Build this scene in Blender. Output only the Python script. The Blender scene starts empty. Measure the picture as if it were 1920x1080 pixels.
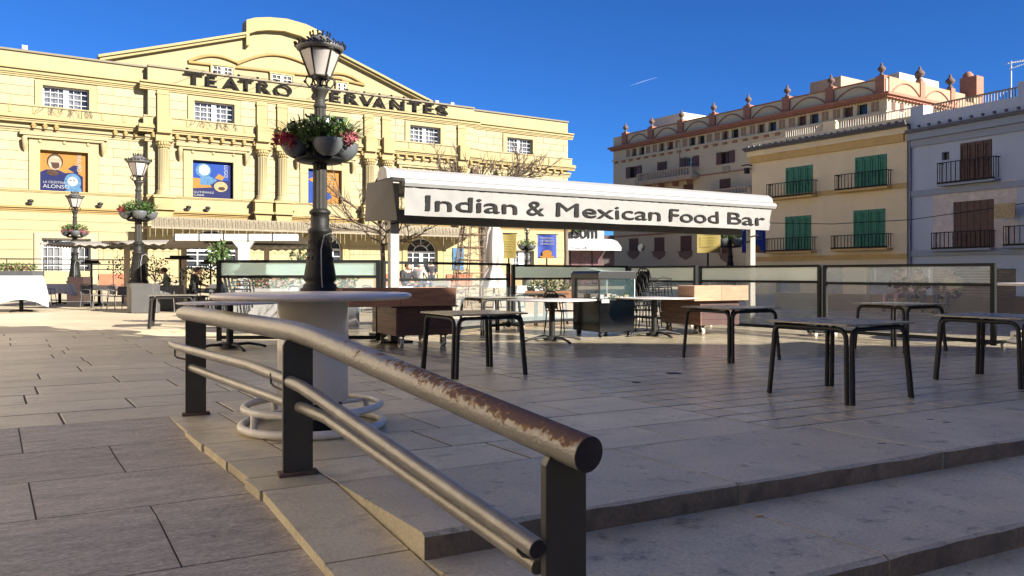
import bpy, math, random
from mathutils import Vector, Matrix, noise
R = math.radians
random.seed(7)
sc = bpy.context.scene
col = sc.collection
# ------------------------------------------------------------ camera
H = 1.2; F = 1500.0; HOR = 515.0
cd = bpy.data.cameras.new('camera'); cam = bpy.data.objects.new('camera', cd); col.objects.link(cam)
cam.location = (0, 0, H); cam.rotation_euler = (R(90), 0, 0)
cd.sensor_width = 36; cd.lens = 36*F/1920; cd.shift_y = -(540-HOR)/1920
cd.clip_start = 0.05; cd.clip_end = 3000
sc.camera = cam
# ------------------------------------------------------------ light
SD = Vector((.82, -.57, .50)).normalized()
w = bpy.data.worlds.new('World'); sc.world = w; w.use_nodes = True
nt = w.node_tree; bg = nt.nodes['Background']
sky = nt.nodes.new('ShaderNodeTexSky'); sky.sky_type = 'NISHITA'; sky.sun_disc = False
sky.sun_elevation = math.asin(SD.z); sky.sun_rotation = math.atan2(SD.x, SD.y)
sky.air_density = 1.5; sky.dust_density = 0.0; sky.ozone_density = 4.0; sky.altitude = 5000
tint = nt.nodes.new('ShaderNodeVectorMath'); tint.operation = 'MULTIPLY'; tint.inputs[1].default_value = (.205, .50, .91)
nt.links.new(sky.outputs[0], tint.inputs[0]); nt.links.new(tint.outputs[0], bg.inputs[0]); bg.inputs[1].default_value = 0.052
sl = bpy.data.lights.new('sun', 'SUN'); sl.energy = 5.0; sl.angle = R(.5); sl.color = (1, .95, .86)
so = bpy.data.objects.new('sun', sl); col.objects.link(so)
so.rotation_euler = SD.to_track_quat('Z', 'Y').to_euler(); so.location = (20, -15, 40)
vs = sc.view_settings; vs.view_transform = 'Standard'; vs.look = 'None'; vs.gamma = 1; vs.exposure = 1.68
vs.use_curve_mapping = False
# ------------------------------------------------------------ helpers
def P(u, v, Y): return Vector(((u-960)/F*Y, Y, H-(v-HOR)/F*Y))
def G(u, v, z=0): return P(u, v, F*(H-z)/(v-HOR))
def srgb(r, g, b): return tuple(((c/255)/12.92 if c/255 <= .04045 else ((c/255+.055)/1.055)**2.4) for c in (r, g, b))+(1,)
class MB:
    def __init__(s): s.v = []; s.f = []; s.sm = []
    def add(s, vs_, fs, sm=False, M=None):
        n = len(s.v)
        s.v += [tuple(M @ Vector(p)) if M else tuple(p) for p in vs_]
        s.f += [tuple(i+n for i in f) for f in fs]; s.sm += [sm]*len(fs)
        return s
    def box(s, x0, x1, y0, y1, z0, z1, M=None):
        return s.add([(x0,y0,z0),(x1,y0,z0),(x1,y1,z0),(x0,y1,z0),(x0,y0,z1),(x1,y0,z1),(x1,y1,z1),(x0,y1,z1)],
              [(0,3,2,1),(4,5,6,7),(0,1,5,4),(1,2,6,5),(2,3,7,6),(3,0,4,7)], False, M)
    def tube(s, pts, r, n=8, M=None, cap=True, ry=1.0):
        pts = [Vector(p) for p in pts]; k = len(pts); rs = r if isinstance(r, (list, tuple)) else [r]*k
        ring = []; up = None; vs_ = []
        for i, p in enumerate(pts):
            t = (pts[min(i+1, k-1)]-pts[max(i-1, 0)])
            if t.length < 1e-9: t = Vector((0,0,1))
            t.normalize()
            if up is None: up = Vector((0,0,1)) if abs(t.z) < .9 else Vector((1,0,0))
            a = t.cross(up); a.normalize(); b = a.cross(t); up = b
            for j in range(n):
                th = 2*math.pi*j/n
                vs_.append(p+(a*math.cos(th)+b*math.sin(th)*ry)*rs[i])
        fs = [(i*n+j, i*n+(j+1)%n, (i+1)*n+(j+1)%n, (i+1)*n+j) for i in range(k-1) for j in range(n)]
        s.add(vs_, fs, True, M)
        if cap:
            s.add([vs_[j] for j in range(n)], [tuple(range(n))[::-1]], False, M)
            s.add([vs_[(k-1)*n+j] for j in range(n)], [tuple(range(n))], False, M)
        return s
    def lathe(s, prof, c=(0,0,0), n=16, M=None, smooth=True, flat=False, a0=0):
        vs_ = [(c[0]+r*math.cos(a0+2*math.pi*j/n), c[1]+r*math.sin(a0+2*math.pi*j/n), c[2]+z) for r, z in prof for j in range(n)]
        fs = [(i*n+j, i*n+(j+1)%n, (i+1)*n+(j+1)%n, (i+1)*n+j) for i in range(len(prof)-1) for j in range(n)]
        s.add(vs_, fs, smooth, M)
        return s
    def prism(s, poly, y0, y1, M=None):      # poly in x,z extruded along y
        n = len(poly)
        vs_ = [(x, y0, z) for x, z in poly]+[(x, y1, z) for x, z in poly]
        fs = [tuple(range(n)), tuple(range(2*n-1, n-1, -1))]+[(i, i+n, (i+1) % n+n, (i+1) % n) for i in range(n)]
        return s.add(vs_, fs, False, M)
    def plate(s, poly, z0, z1, M=None):      # poly in x,y extruded along z
        n = len(poly)
        vs_ = [(x, y, z0) for x, y in poly]+[(x, y, z1) for x, y in poly]
        fs = [tuple(range(n))[::-1], tuple(range(n, 2*n))]+[(i, (i+1) % n, (i+1) % n+n, i+n) for i in range(n)]
        return s.add(vs_, fs, False, M)
    def quad(s, *p): return s.add(p, [tuple(range(len(p)))])
    def ico(s, c, r, sc_=(1,1,1), n=8, m=6):
        prof = [(math.sin(math.pi*i/m), -math.cos(math.pi*i/m)) for i in range(m+1)]
        vs_ = [(c[0]+r*sc_[0]*a*math.cos(2*math.pi*j/n), c[1]+r*sc_[1]*a*math.sin(2*math.pi*j/n), c[2]+r*sc_[2]*b) for a, b in prof for j in range(n)]
        fs = [(i*n+j, i*n+(j+1)%n, (i+1)*n+(j+1)%n, (i+1)*n+j) for i in range(m) for j in range(n)]
        return s.add(vs_, fs, True)
    def mesh(s, name, mat):
        me = bpy.data.meshes.new(name); me.from_pydata(s.v, [], s.f)
        me.polygons.foreach_set('use_smooth', s.sm)
        me.materials.append(mat); me.validate(); me.update()
        return me
    def build(s, name, mat, parent=None, bevel=0, kind=None):
        o = link(name, s.mesh(name, mat), parent)
        if bevel:
            b = o.modifiers.new('b', 'BEVEL'); b.width = bevel; b.segments = 2; b.limit_method = 'ANGLE'; b.angle_limit = R(40)
        if kind: o['kind'] = kind
        return o
def link(name, me, parent=None, loc=(0,0,0), rz=0, scale=None):
    o = bpy.data.objects.new(name, me); col.objects.link(o); o.location = loc; o.rotation_euler = (0, 0, rz)
    if scale: o.scale = scale
    o.parent = parent
    return o
def tag(o, label=None, cat=None, group=None, kind=None):
    if label: o['label'] = label
    if cat: o['category'] = cat
    if group: o['group'] = group
    if kind: o['kind'] = kind
    return o
def thing(name, label, cat, loc=(0,0,0), rz=0, group=None):
    o = link(name, None, None, loc, rz); o.empty_display_size = .2
    return tag(o, label, cat, group)
def dup(o, loc=None, rz=None, label=None, parent=None):
    c = o.copy(); col.objects.link(c); c.parent = parent
    if loc is not None: c.location = loc
    if rz is not None: c.rotation_euler = (0, 0, rz)
    if label: c['label'] = label
    for ch in list(o.children): dup(ch, parent=c)
    return c
# ------------------------------------------------------------ materials
MC = {}
def mat(name, rgb, rough=.7, var=.12, scale=3, bump=.0, bscale=30, metal=0, rnd=0, stretch=(1,1,1), spec=.5, dirt=None, dscale=2, dthr=(.5,.7), alpha=1, trans=0, coat=0, grain=0, gscale=120, rot=0):
    if name in MC: return MC[name]
    m = bpy.data.materials.new(name); m.use_nodes = True; t = m.node_tree; N = t.nodes; L = t.links
    b = N['Principled BSDF']; b.inputs['Roughness'].default_value = rough; b.inputs['Metallic'].default_value = metal
    b.inputs['Specular IOR Level'].default_value = spec; b.inputs['Alpha'].default_value = alpha
    b.inputs['Transmission Weight'].default_value = trans; b.inputs['Coat Weight'].default_value = coat
    tc = N.new('ShaderNodeTexCoord'); mp = N.new('ShaderNodeMapping'); mp.inputs['Scale'].default_value = stretch
    if rot:
        mp0 = N.new('ShaderNodeMapping'); mp0.inputs['Rotation'].default_value = (0,0,rot); L.new(tc.outputs['Object'], mp0.inputs[0])
    L.new(mp0.outputs[0] if rot else tc.outputs['Object'], mp.inputs[0])
    vec = mp.outputs[0]
    if rnd:
        oi = N.new('ShaderNodeObjectInfo'); ad = N.new('ShaderNodeVectorMath'); ad.operation = 'ADD'
        mu = N.new('ShaderNodeMath'); mu.operation = 'MULTIPLY'; mu.inputs[1].default_value = 37
        L.new(oi.outputs['Random'], mu.inputs[0]); L.new(mp.outputs[0], ad.inputs[0]); L.new(mu.outputs[0], ad.inputs[1]); vec = ad.outputs[0]
    n = N.new('ShaderNodeTexNoise'); n.inputs['Scale'].default_value = scale; n.inputs['Detail'].default_value = 6; n.inputs['Roughness'].default_value = .6
    L.new(vec, n.inputs[0])
    mr = N.new('ShaderNodeMapRange'); mr.inputs[1].default_value = .3; mr.inputs[2].default_value = .7
    mr.inputs[3].default_value = 1-var; mr.inputs[4].default_value = 1+var
    L.new(n.outputs[0], mr.inputs[0])
    fac = mr.outputs[0]
    if rnd:
        m2 = N.new('ShaderNodeMapRange'); m2.inputs[3].default_value = 1-rnd; m2.inputs[4].default_value = 1+rnd
        L.new(oi.outputs['Random'], m2.inputs[0]); m3 = N.new('ShaderNodeMath'); m3.operation = 'MULTIPLY'
        L.new(fac, m3.inputs[0]); L.new(m2.outputs[0], m3.inputs[1]); fac = m3.outputs[0]
    vm = N.new('ShaderNodeVectorMath'); vm.operation = 'SCALE'; vm.inputs[0].default_value = rgb[:3]
    L.new(fac, vm.inputs['Scale']); out = vm.outputs[0]
    if dirt:
        n2 = N.new('ShaderNodeTexNoise'); n2.inputs['Scale'].default_value = dscale; n2.inputs['Detail'].default_value = 9; n2.inputs['Roughness'].default_value = .72
        L.new(vec, n2.inputs[0]); m4 = N.new('ShaderNodeMapRange'); m4.inputs[1].default_value = dthr[0]; m4.inputs[2].default_value = dthr[1]
        L.new(n2.outputs[0], m4.inputs[0]); mx = N.new('ShaderNodeMix'); mx.data_type = 'RGBA'
        L.new(m4.outputs[0], mx.inputs[0]); L.new(out, mx.inputs[6]); mx.inputs[7].default_value = tuple(dirt[:3])+(1,)
        out = mx.outputs[2]
    if grain:
        ng = N.new('ShaderNodeTexNoise'); ng.inputs['Scale'].default_value = gscale; ng.inputs['Detail'].default_value = 5; ng.inputs['Roughness'].default_value = .7; L.new(vec, ng.inputs[0])
        mg = N.new('ShaderNodeMapRange'); mg.inputs[1].default_value = .32; mg.inputs[2].default_value = .68; mg.inputs[3].default_value = 1-grain; mg.inputs[4].default_value = 1+grain; L.new(ng.outputs[0], mg.inputs[0])
        vg = N.new('ShaderNodeVectorMath'); vg.operation = 'SCALE'; L.new(out, vg.inputs[0]); L.new(mg.outputs[0], vg.inputs['Scale']); out = vg.outputs[0]
    L.new(out, b.inputs['Base Color'])
    if bump:
        n3 = N.new('ShaderNodeTexNoise'); n3.inputs['Scale'].default_value = bscale; n3.inputs['Detail'].default_value = 4
        L.new(vec, n3.inputs[0]); bp = N.new('ShaderNodeBump'); bp.inputs['Strength'].default_value = bump; bp.inputs['Distance'].default_value = .02
        L.new(n3.outputs[0], bp.inputs['Height']); L.new(bp.outputs[0], b.inputs['Normal'])
        mr2 = N.new('ShaderNodeMapRange'); rv = .03 if bump < .03 else .10; mr2.inputs[3].default_value = max(0, rough-rv); mr2.inputs[4].default_value = rough+rv
        L.new(n.outputs[0], mr2.inputs[0]); L.new(mr2.outputs[0], b.inputs['Roughness'])
    MC[name] = m; return m
def glassmat(name, rgb, alpha, rough=.05):
    return mat(name, rgb, rough=rough, var=.02, alpha=alpha, spec=.8)
YEL = mat('yellow_plaster', (.28,.228,.118), .85, .08, .9, dirt=(.225,.182,.095), dscale=1.5, dthr=(.52,.8), bump=.1, stretch=(1,1,.22), grain=.05, gscale=9)
YST = mat('yellow_stone', (.298,.252,.146), .85, .07, .9, rnd=.06, bump=.15)
YTR = mat('yellow_trim', (.275,.215,.095), .8, .1, 1.6, bump=.1)
OCH = mat('ochre_moulding', (.25,.165,.055), .8, .1, 1.2)
WHT = mat('white_paint', (.46,.455,.44), .45, .04, 2)
DGL = mat('dark_window_glass', (.025,.03,.035), .08, .2, 1)
CUR = mat('white_curtain', (.42,.42,.44), .9, .1, 4)
DRK = mat('dark_letter_metal', (.010,.008,.006), .7, spec=.1, var=.2, scale=3)
DRK0 = mat('unused_dark', (.028,.022,.018), .5, .2, 3)
BRZ = mat('dark_green_iron', (.010,.010,.008), .55, .25, 8, bump=.2, spec=.25)
IRON = mat('grey_iron', (.030,.028,.024), .6, .2, 8, spec=.2)
BLK = mat('black_steel', (.008,.008,.008), .5, .2, 6, spec=.2)
CHA = mat('charcoal_metal', (.018,.017,.016), .5, .15, 6, spec=.25)
MORT = mat('mortar', (.07,.057,.042), .95, .3, 6)
STA = mat('pale_marble_slab', (.60,.51,.32), .42, .18, 1.6, bump=.12, bscale=30, rnd=.13, dirt=(.27,.21,.135), dscale=3.2, dthr=(.50,.78), grain=.22, gscale=55, rot=-.48, stretch=(1,1.8,1))
STB = mat('polished_tile', (.48,.41,.265), .31, .10, 2.5, bump=.025, bscale=20, rnd=.14, dirt=(.27,.22,.145), dscale=3.5, dthr=(.52,.8), grain=.12, gscale=60)
STC = mat('grey_granite_slab', (.42,.355,.25), .6, .26, 2.6, bump=.22, bscale=40, rnd=.09, rot=-.48, stretch=(1,4.5,1), dirt=(.66,.58,.44), dscale=9, dthr=(.50,.74), grain=.50, gscale=38)
STP = mat('worn_step_stone', (.52,.45,.30), .48, .16, 2.3, bump=.16, bscale=35, rnd=.07, dirt=(.20,.165,.11), dscale=5.5, dthr=(.56,.68), grain=.22, gscale=48)
CON = mat('grey_planter', (.075,.075,.075), .6, .1, 4)
CONC = mat('pale_concrete', (.17,.16,.14), .8, .1, 3, bump=.2)
LEAF = mat('green_leaf', (.05,.095,.018), .6, .5, 9)
LEAFD = mat('dark_leaf', (.035,.06,.02), .6, .5, 9)
TWIG = mat('bare_twig', (.11,.085,.06), .8, .3, 9)
REDF = mat('red_petals', (.30,.008,.03), .6, .3, 9)
PINKF = mat('pink_petals', (.36,.10,.12), .6, .4, 9)
CLOTH = mat('white_tablecloth', (.55,.55,.55), .85, .03, 3)
AWN = mat('white_awning_fabric', (.205,.198,.185), .8, .06, 1.5, dirt=(.145,.137,.12), dscale=3.5, dthr=(.56,.8))
AWM = mat('white_awning_metal', (.235,.23,.22), .5, .05, 2)
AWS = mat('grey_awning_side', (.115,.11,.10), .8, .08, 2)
LTX = mat('grey_lettering', (.018,.017,.0165), .8, .1, 3, spec=.1)
WOOD = mat('orange_brown_wood', (.30,.135,.06), .5, .3, 3, stretch=(1,1,7), rnd=.12)
WOODD = mat('dark_brown_wood', (.075,.03,.018), .45, .35, 3, stretch=(1,1,7), rnd=.1)
FROST = mat('frosted_glass', (.72,.92,.88), .5, .02, 1, spec=.5, trans=.85)
FROSTR = glassmat('pale_frosted_glass', (.66,.72,.62), .75, .2)
CLEAR = glassmat('clear_glass', (.35,.42,.42), .20, .03)
CREAM = mat('cream_plaster', (.76,.62,.37), .85, .07, .5, bump=.1, dirt=(.66,.52,.30), dscale=.7, dthr=(.55,.8))
BUFF = mat('buff_plaster', (.47,.385,.245), .85, .08, .4, bump=.1)
BRKT = mat('brick_red_trim', (.27,.115,.07), .85, .15, 3)
OCB = mat('ochre_band', (.58,.38,.13), .8, .1, 2)
BLUE = mat('blue_plaster', (.42,.46,.49), .85, .06, .6, bump=.1)
BLUED = mat('blue_grey_moulding', (.28,.31,.34), .8, .08, 1)
GRNS = mat('green_shutter_paint', (.04,.21,.12), .6, .25, 5)
BRNS = mat('brown_shutter_wood', (.10,.05,.032), .6, .3, 5)
WALLP = mat('white_plaster', (.42,.37,.30), .8, .06, 1)
TERR = mat('terracotta', (.26,.085,.04), .8, .15, 2)
def texted(txt, w_, h_, mt, parent, M, ext=.004, name='lettering', bold=0, shear=0):
    bo = bold; bold = 0
    cu = bpy.data.curves.new(name, 'FONT'); cu.body = txt; cu.extrude = ext; cu.offset = bold; cu.resolution_u = 3; cu.shear = shear
    ob = bpy.data.objects.new(name, cu); col.objects.link(ob)
    dg = bpy.context.evaluated_depsgraph_get(); me = bpy.data.meshes.new_from_object(ob.evaluated_get(dg))
    bpy.data.objects.remove(ob); bpy.data.curves.remove(cu)
    xs = [v.co.x for v in me.vertices]; ys = [v.co.y for v in me.vertices]
    x0, x1, y0, y1 = min(xs), max(xs), min(ys), max(ys)
    for v in me.vertices:
        v.co = M @ Vector(((v.co.x-x0)/(x1-x0)*w_, -v.co.z, (v.co.y-y0)/(y1-y0)*h_))
    me.materials.clear(); me.materials.append(mt)
    if bo:   # a heavier weight: the same outline laid again a little to each side, in stepped depth
        import bmesh
        bm = bmesh.new(); bm.from_mesh(me)
        for k, (ax, az) in enumerate(((bo,0),(-bo,0),(0,bo*.6),(0,-bo*.6),(bo*.7,bo*.4),(-bo*.7,-bo*.4))):
            me2 = me.copy(); me2.transform(TR((ax, .0008*(k+1), az))); bm.from_mesh(me2); bpy.data.meshes.remove(me2)
        bm.to_mesh(me); bm.free()
    return link(name, me, parent)
TR = Matrix.Translation
# vertical reference planes: x runs along the front, y into the building
class Fr:
    def __init__(s, ox, oy, dx, dy, off=0):
        l = math.hypot(dx, dy); s.d = (dx/l, dy/l); s.n = (-dy/l, dx/l)
        s.o = (ox, oy); s.off = off; s.rz = math.atan2(dy, dx)
    def at(s, off): return Fr(s.o[0], s.o[1], s.d[0], s.d[1], off)
    def S(s, u):
        k = (u-960)/F; ox = s.o[0]+s.n[0]*s.off; oy = s.o[1]+s.n[1]*s.off
        return (k*oy-ox)/(s.d[0]-k*s.d[1])
    def Y(s, u): return s.o[1]+s.n[1]*s.off+s.d[1]*s.S(u)
    def Z(s, u, v): return H+(HOR-v)/F*s.Y(u)
    def rect(s, u0, u1, vt, vb):
        um = (u0+u1)/2; return s.S(u0), s.S(u1), s.Z(um, vb), s.Z(um, vt)
def wall_grid(mb, x0, x1, z0, z1, holes, y=0, dep=.3):
    xs = sorted({x0, x1}|{h[0] for h in holes}|{h[1] for h in holes}); zs = sorted({z0, z1}|{h[2] for h in holes}|{h[3] for h in holes})
    xs = [x for x in xs if x0 <= x <= x1]; zs = [z for z in zs if z0 <= z <= z1]
    for a, b in zip(xs, xs[1:]):
        for c, d in zip(zs, zs[1:]):
            mx, mz = (a+b)/2, (c+d)/2
            if any(h[0] < mx < h[1] and h[2] < mz < h[3] for h in holes): continue
            mb.quad((a,y,c),(b,y,c),(b,y,d),(a,y,d))
    for h in holes:
        a, b, c, d = h[:4]
        mb.quad((a,y,c),(a,y+dep,c),(a,y+dep,d),(a,y,d)); mb.quad((b,y,c),(b,y,d),(b,y+dep,d),(b,y+dep,c))
        mb.quad((a,y,d),(a,y+dep,d),(b,y+dep,d),(b,y,d)); mb.quad((a,y,c),(b,y,c),(b,y+dep,c),(a,y+dep,c))
def window(parent, x0, x1, z0, z1, y, cols=4, rows=3, fm=None, curtain=True, fw=.09, mid=.3, glass=None):
    fm = fm or WHT; m = MB(); t = .016
    m.box(x0, x0+fw, y, y+.08, z0, z1); m.box(x1-fw, x1, y, y+.08, z0, z1)
    m.box(x0+fw, x1-fw, y, y+.08, z0, z0+fw); m.box(x0+fw, x1-fw, y, y+.08, z1-fw, z1)
    xm = (x0+x1)/2
    if mid: m.box(xm-mid/2, xm+mid/2, y-.01, y+.07, z0+fw, z1-fw)
    for i in range(1, cols):
        x = x0+(x1-x0)*i/cols
        if mid and abs(x-xm) < .2: continue
        m.box(x-t, x+t, y+.01, y+.06, z0+fw, z1-fw)
    for j in range(1, rows):
        z = z0+(z1-z0)*j/rows; m.box(x0+fw, x1-fw, y+.015, y+.055, z-t, z+t)
    w_ = m.build('window', fm, parent)
    MB().quad((x0,y+.065,z0),(x1,y+.065,z0),(x1,y+.065,z1),(x0,y+.065,z1)).build('pane', glass or glassmat('thin_window_glass', (.03,.035,.04), .45), w_)
    if curtain:
        c = MB(); n = 40
        for (a, b) in ((x0, x0+(x1-x0)*.42), (xm+.02, xm+(x1-x0)*.34)):
            for i in range(n):
                p, q = a+(b-a)*i/n, a+(b-a)*(i+1)/n
                f = lambda x: y+.16+.05*math.sin(x*17)+.03*math.sin(x*41)
                c.quad((p,f(p),z0),(q,f(q),z0),(q,f(q),z1),(p,f(p),z1))
        c.build('curtain', CUR, w_)
    MB().quad((x0-.2,y+.5,z0-.2),(x1+.2,y+.5,z0-.2),(x1+.2,y+.5,z1+.2),(x0-.2,y+.5,z1+.2)).build('room_darkness', mat('dark_interior', (.02,.02,.022), .9), w_)
    return w_
UNIT = {}
def unitbox(m, bev=.012):
    k = m.name
    if k not in UNIT:
        b = MB(); e = bev
        # bevelled front block: x 0..1, z 0..1, front at y=-1 back y=0
        b.add([(0,0,0),(1,0,0),(1,0,1),(0,0,1),(0,-.6,0),(1,-.6,0),(1,-.6,1),(0,-.6,1),(e,-1,e*2),(1-e,-1,e*2),(1-e,-1,1-e*2),(e,-1,1-e*2)],
              [(0,1,5,4),(1,2,6,5),(2,3,7,6),(3,0,4,7),(4,5,9,8),(5,6,10,9),(6,7,11,10),(7,4,8,11),(8,9,10,11)])
        UNIT[k] = b.mesh('stone_block', m)
    return UNIT[k]
# ------------------------------------------------------------ paving (skewed floor grid: a along the rows, c towards the viewer)
DE = Vector((.887, .463, 0)); DS = Vector((.55, -.835, 0))
def W(a, c, z=0): p = DE*a+DS*c; p.z = z; return p
SLAB = {}
def slab_mesh(la, lc, th, m, name, gap=.020, e=.004):
    k = (round(la, 3), round(lc, 3), th, m.name)
    if k not in SLAB:
        b = MB(); g = gap/2
        r1 = [(g, g), (la-g, g), (la-g, lc-g), (g, lc-g)]; r2 = [(g+e, g+e), (la-g-e, g+e), (la-g-e, lc-g-e), (g+e, lc-g-e)]
        vs_ = [W(a, c, -th) for a, c in r1]+[W(a, c, -e*.7) for a, c in r1]+[W(a, c, 0) for a, c in r2]
        b.add(vs_, [(0,1,5,4),(1,2,6,5),(2,3,7,6),(3,0,4,7),(4,5,9,8),(5,6,10,9),(6,7,11,10),(7,4,8,11),(8,9,10,11)])
        # faces must look outward: rows a then c give a left-handed frame
        b.f = [f[::-1] for f in b.f]
        SLAB[k] = b.mesh(name, m)
    return SLAB[k]
def vis(p, m=160):
    if p.y < .9: return False
    u = 960+F*p.x/p.y; v = HOR+F*(H-p.z)/p.y
    return -m < u < 1920+m and v < 1080+m
def strip_z(c): return -.1123*max(0, c+4.59)
def ramp_z(c): return strip_z(c)-.052*min(1, max(0, (c+7.38)/1.3))
FAR = 2500
gr = MB(); gr.quad(W(-FAR,-FAR,-.5), W(-FAR,-7.38,-.5), W(FAR,-7.38,-.5), W(FAR,-FAR,-.5))
gnd = MB()
gnd.v = []; gnd.quad(W(-FAR,-7.38,-.012), W(FAR,-7.38,-.012), W(FAR,-FAR,-.012), W(-FAR,-FAR,-.012))
GROUNDM = mat('plaza_stone', (.42,.35,.24), .55, .15, .6, bump=.1, dirt=(.30,.25,.17), dscale=.8, dthr=(.5,.8))
g = gnd.build('ground', GROUNDM); tag(g, 'pale stone plaza ground running to the buildings', kind='structure')
tb = MB(); tb.quad(W(1.7,-4.58,-.005), W(60,-4.58,-.005), W(60,-7.38,-.005), W(1.7,-7.38,-.005))
terrace = tb.build('terrace', MORT, kind='structure'); tag(terrace, 'polished stone terrace under the tables')
rows = [-4.59, -5.19, -5.85, -6.6, -7.38]
while rows[-1] > -19: rows.append(rows[-1]-.66)
cands = []
rnd = random.Random(3)
for i in range(len(rows)-1):
    c0, c1 = rows[i+1], rows[i]
    a = 1.7 if i < 4 else -19.5+rnd.random()
    while a < 17:
        la = rnd.choice([1.05, 1.3, 1.55, 1.8])
        aend = 5.2 if a < 5.2 and c1 <= -4.5 else 99
        if a >= 5.2-1e-6: break
        la = min(la, aend-a)
        if aend-a-la < .5: la = aend-a
        if vis(W(a+la/2, (c0+c1)/2), 260): cands.append((a, c0, la, c1-c0))
        a += la
cands.sort(key=lambda t: W(t[0]+t[2]/2, t[1]).y)
for a, c, la, lc in cands[:300]:
    link('paving_slab', slab_mesh(la, lc, .05, STA, 'paving_slab'), terrace, W(a, c, rnd.uniform(-.0015, .0015)))
rest = MB()
for a, c, la, lc in cands[300:]:
    g = .005; rest.quad(W(a+g,c+g), W(a+g,c+lc-g), W(a+la-g,c+lc-g), W(a+la-g,c+g))
if rest.v: rest.build('far_paving', STA, terrace, kind='stuff')
# small square tiles
T = .31; tl = []
for i in range(60):
    for j in range(46):
        a = 5.2+i*T; c = -4.6-(j+1)*T
        if vis(W(a+T/2, c+T/2), 500): tl.append((a, c))
tl.sort(key=lambda t: W(t[0]+T/2, t[1]+T/2).y+(0 if vis(W(t[0]+T/2, t[1]+T/2), 20) else 50))
for a, c in tl[:300]:
    link('floor_tile', slab_mesh(T, T, .05, STB, 'floor_tile', .024, .003), terrace, W(a, c, rnd.uniform(-.0012, .0012)))
b1 = MB(); b2 = MB()
STB2 = mat('polished_tile_darker', (.35,.29,.19), .27, .10, 2.5, bump=.025, bscale=20, dirt=(.23,.19,.12), dscale=3.5, dthr=(.52,.78))
STB3 = mat('polished_tile_far', (.42,.35,.235), .25, .10, 2.5, bump=.025, bscale=20, dirt=(.27,.22,.145), dscale=3.5, dthr=(.52,.78))
g = .012
for a, c in tl[300:]:
    (b1 if rnd.random() < .35 else b2).quad(W(a+g,c+g), W(a+g,c+T-g), W(a+T-g,c+T-g), W(a+T-g,c+g))
b1.build('darker_floor_tiles', STB2, terrace, kind='stuff'); b2.build('far_floor_tiles', STB3, terrace, kind='stuff')
# steps
MB().quad(W(-22,-7.4,-.004), W(17,-7.4,-.004), W(17,-19.2,-.004), W(-22,-19.2,-.004)).build('mortar_bed', MORT, terrace)
steps = link('steps', None, None); tag(steps, 'wide worn stone steps going down from the terrace', kind='structure')
RIS = mat('shaded_stained_riser', (.20,.155,.105), .7, .25, 4, bump=.3, bscale=25, dirt=(.10,.075,.05), dscale=5, dthr=(.5,.7), grain=.25, gscale=40)  # darker base puts the shade on the risers into the colour, plus brown stain
def edge_row(c0, c1, z, cuts, th, name, seed):
    r_ = random.Random(seed)
    for a0, a1 in zip(cuts, cuts[1:]):
        b = MB(); g = .007; n = 8; e = .012
        # worn arris: the front edge wavers a little
        top = []; fr = []
        for i in range(n*2+1):
            a = a0+g+(a1-a0-2*g)*i/(n*2); d = e+abs(noise.noise(Vector((a*3, c1*7, seed))))*.022
            top.append(W(a, c1-d, z)); fr.append(W(a, c1, z-d*.8))
        k = len(top); back = [W(a0+g, c0+.003, z), W(a1-g, c0+.003, z)]
        low = [W(a0+g, c1, z-th), W(a1-g, c1, z-th)]
        vs_ = top+fr+back+low+[W(a0+g, c0+.003, z-th), W(a1-g, c0+.003, z-th)]
        B0, B1, L0, L1, Q0, Q1 = range(2*k, 2*k+6)
        fs = [tuple([B0]+list(range(k))+[B1])]+[(i, i+k, i+k+1, i+1) for i in range(k-1)]
        fs += [tuple(list(range(k, 2*k))[::-1]+[L0, L1])[::-1], (B0, Q0, L0, k, 0), (k-1, 2*k-1, L1, Q1, B1)]
        b.add(vs_, [f for f in fs])
        f_ = b.f[k:k+1]   # the front face is a part of its own: riser with shade and stain in its colour
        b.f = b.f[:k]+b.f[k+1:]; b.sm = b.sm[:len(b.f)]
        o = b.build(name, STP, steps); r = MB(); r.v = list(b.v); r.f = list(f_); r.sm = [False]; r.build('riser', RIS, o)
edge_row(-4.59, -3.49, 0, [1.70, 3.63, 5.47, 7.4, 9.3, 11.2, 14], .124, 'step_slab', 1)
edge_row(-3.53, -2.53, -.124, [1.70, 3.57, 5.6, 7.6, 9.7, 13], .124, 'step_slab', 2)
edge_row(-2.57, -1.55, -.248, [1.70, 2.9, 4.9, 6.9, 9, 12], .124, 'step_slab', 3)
ub_ = MB()
for c0, c1, z_ in ((-4.59,-3.51,-.004),(-3.49,-2.55,-.128),(-2.53,-1.58,-.252)): ub_.quad(W(1.71,c1,z_), W(20,c1,z_), W(20,c0,z_), W(1.71,c0,z_))
ub_.build('mortar_bed', MORT, steps)
lo = MB(); lo.quad(W(1.70,-1.6,-.372), W(1.70,9,-.372), W(30,9,-.372), W(30,-1.6,-.372))
lo.add([W(1.705,-3.5,-.13), W(1.705,-3.5,-.6), W(30,-3.5,-.6), W(30,-3.5,-.13)], [(0,1,2,3)])
lo.build('lower_floor', STP, steps)
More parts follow.
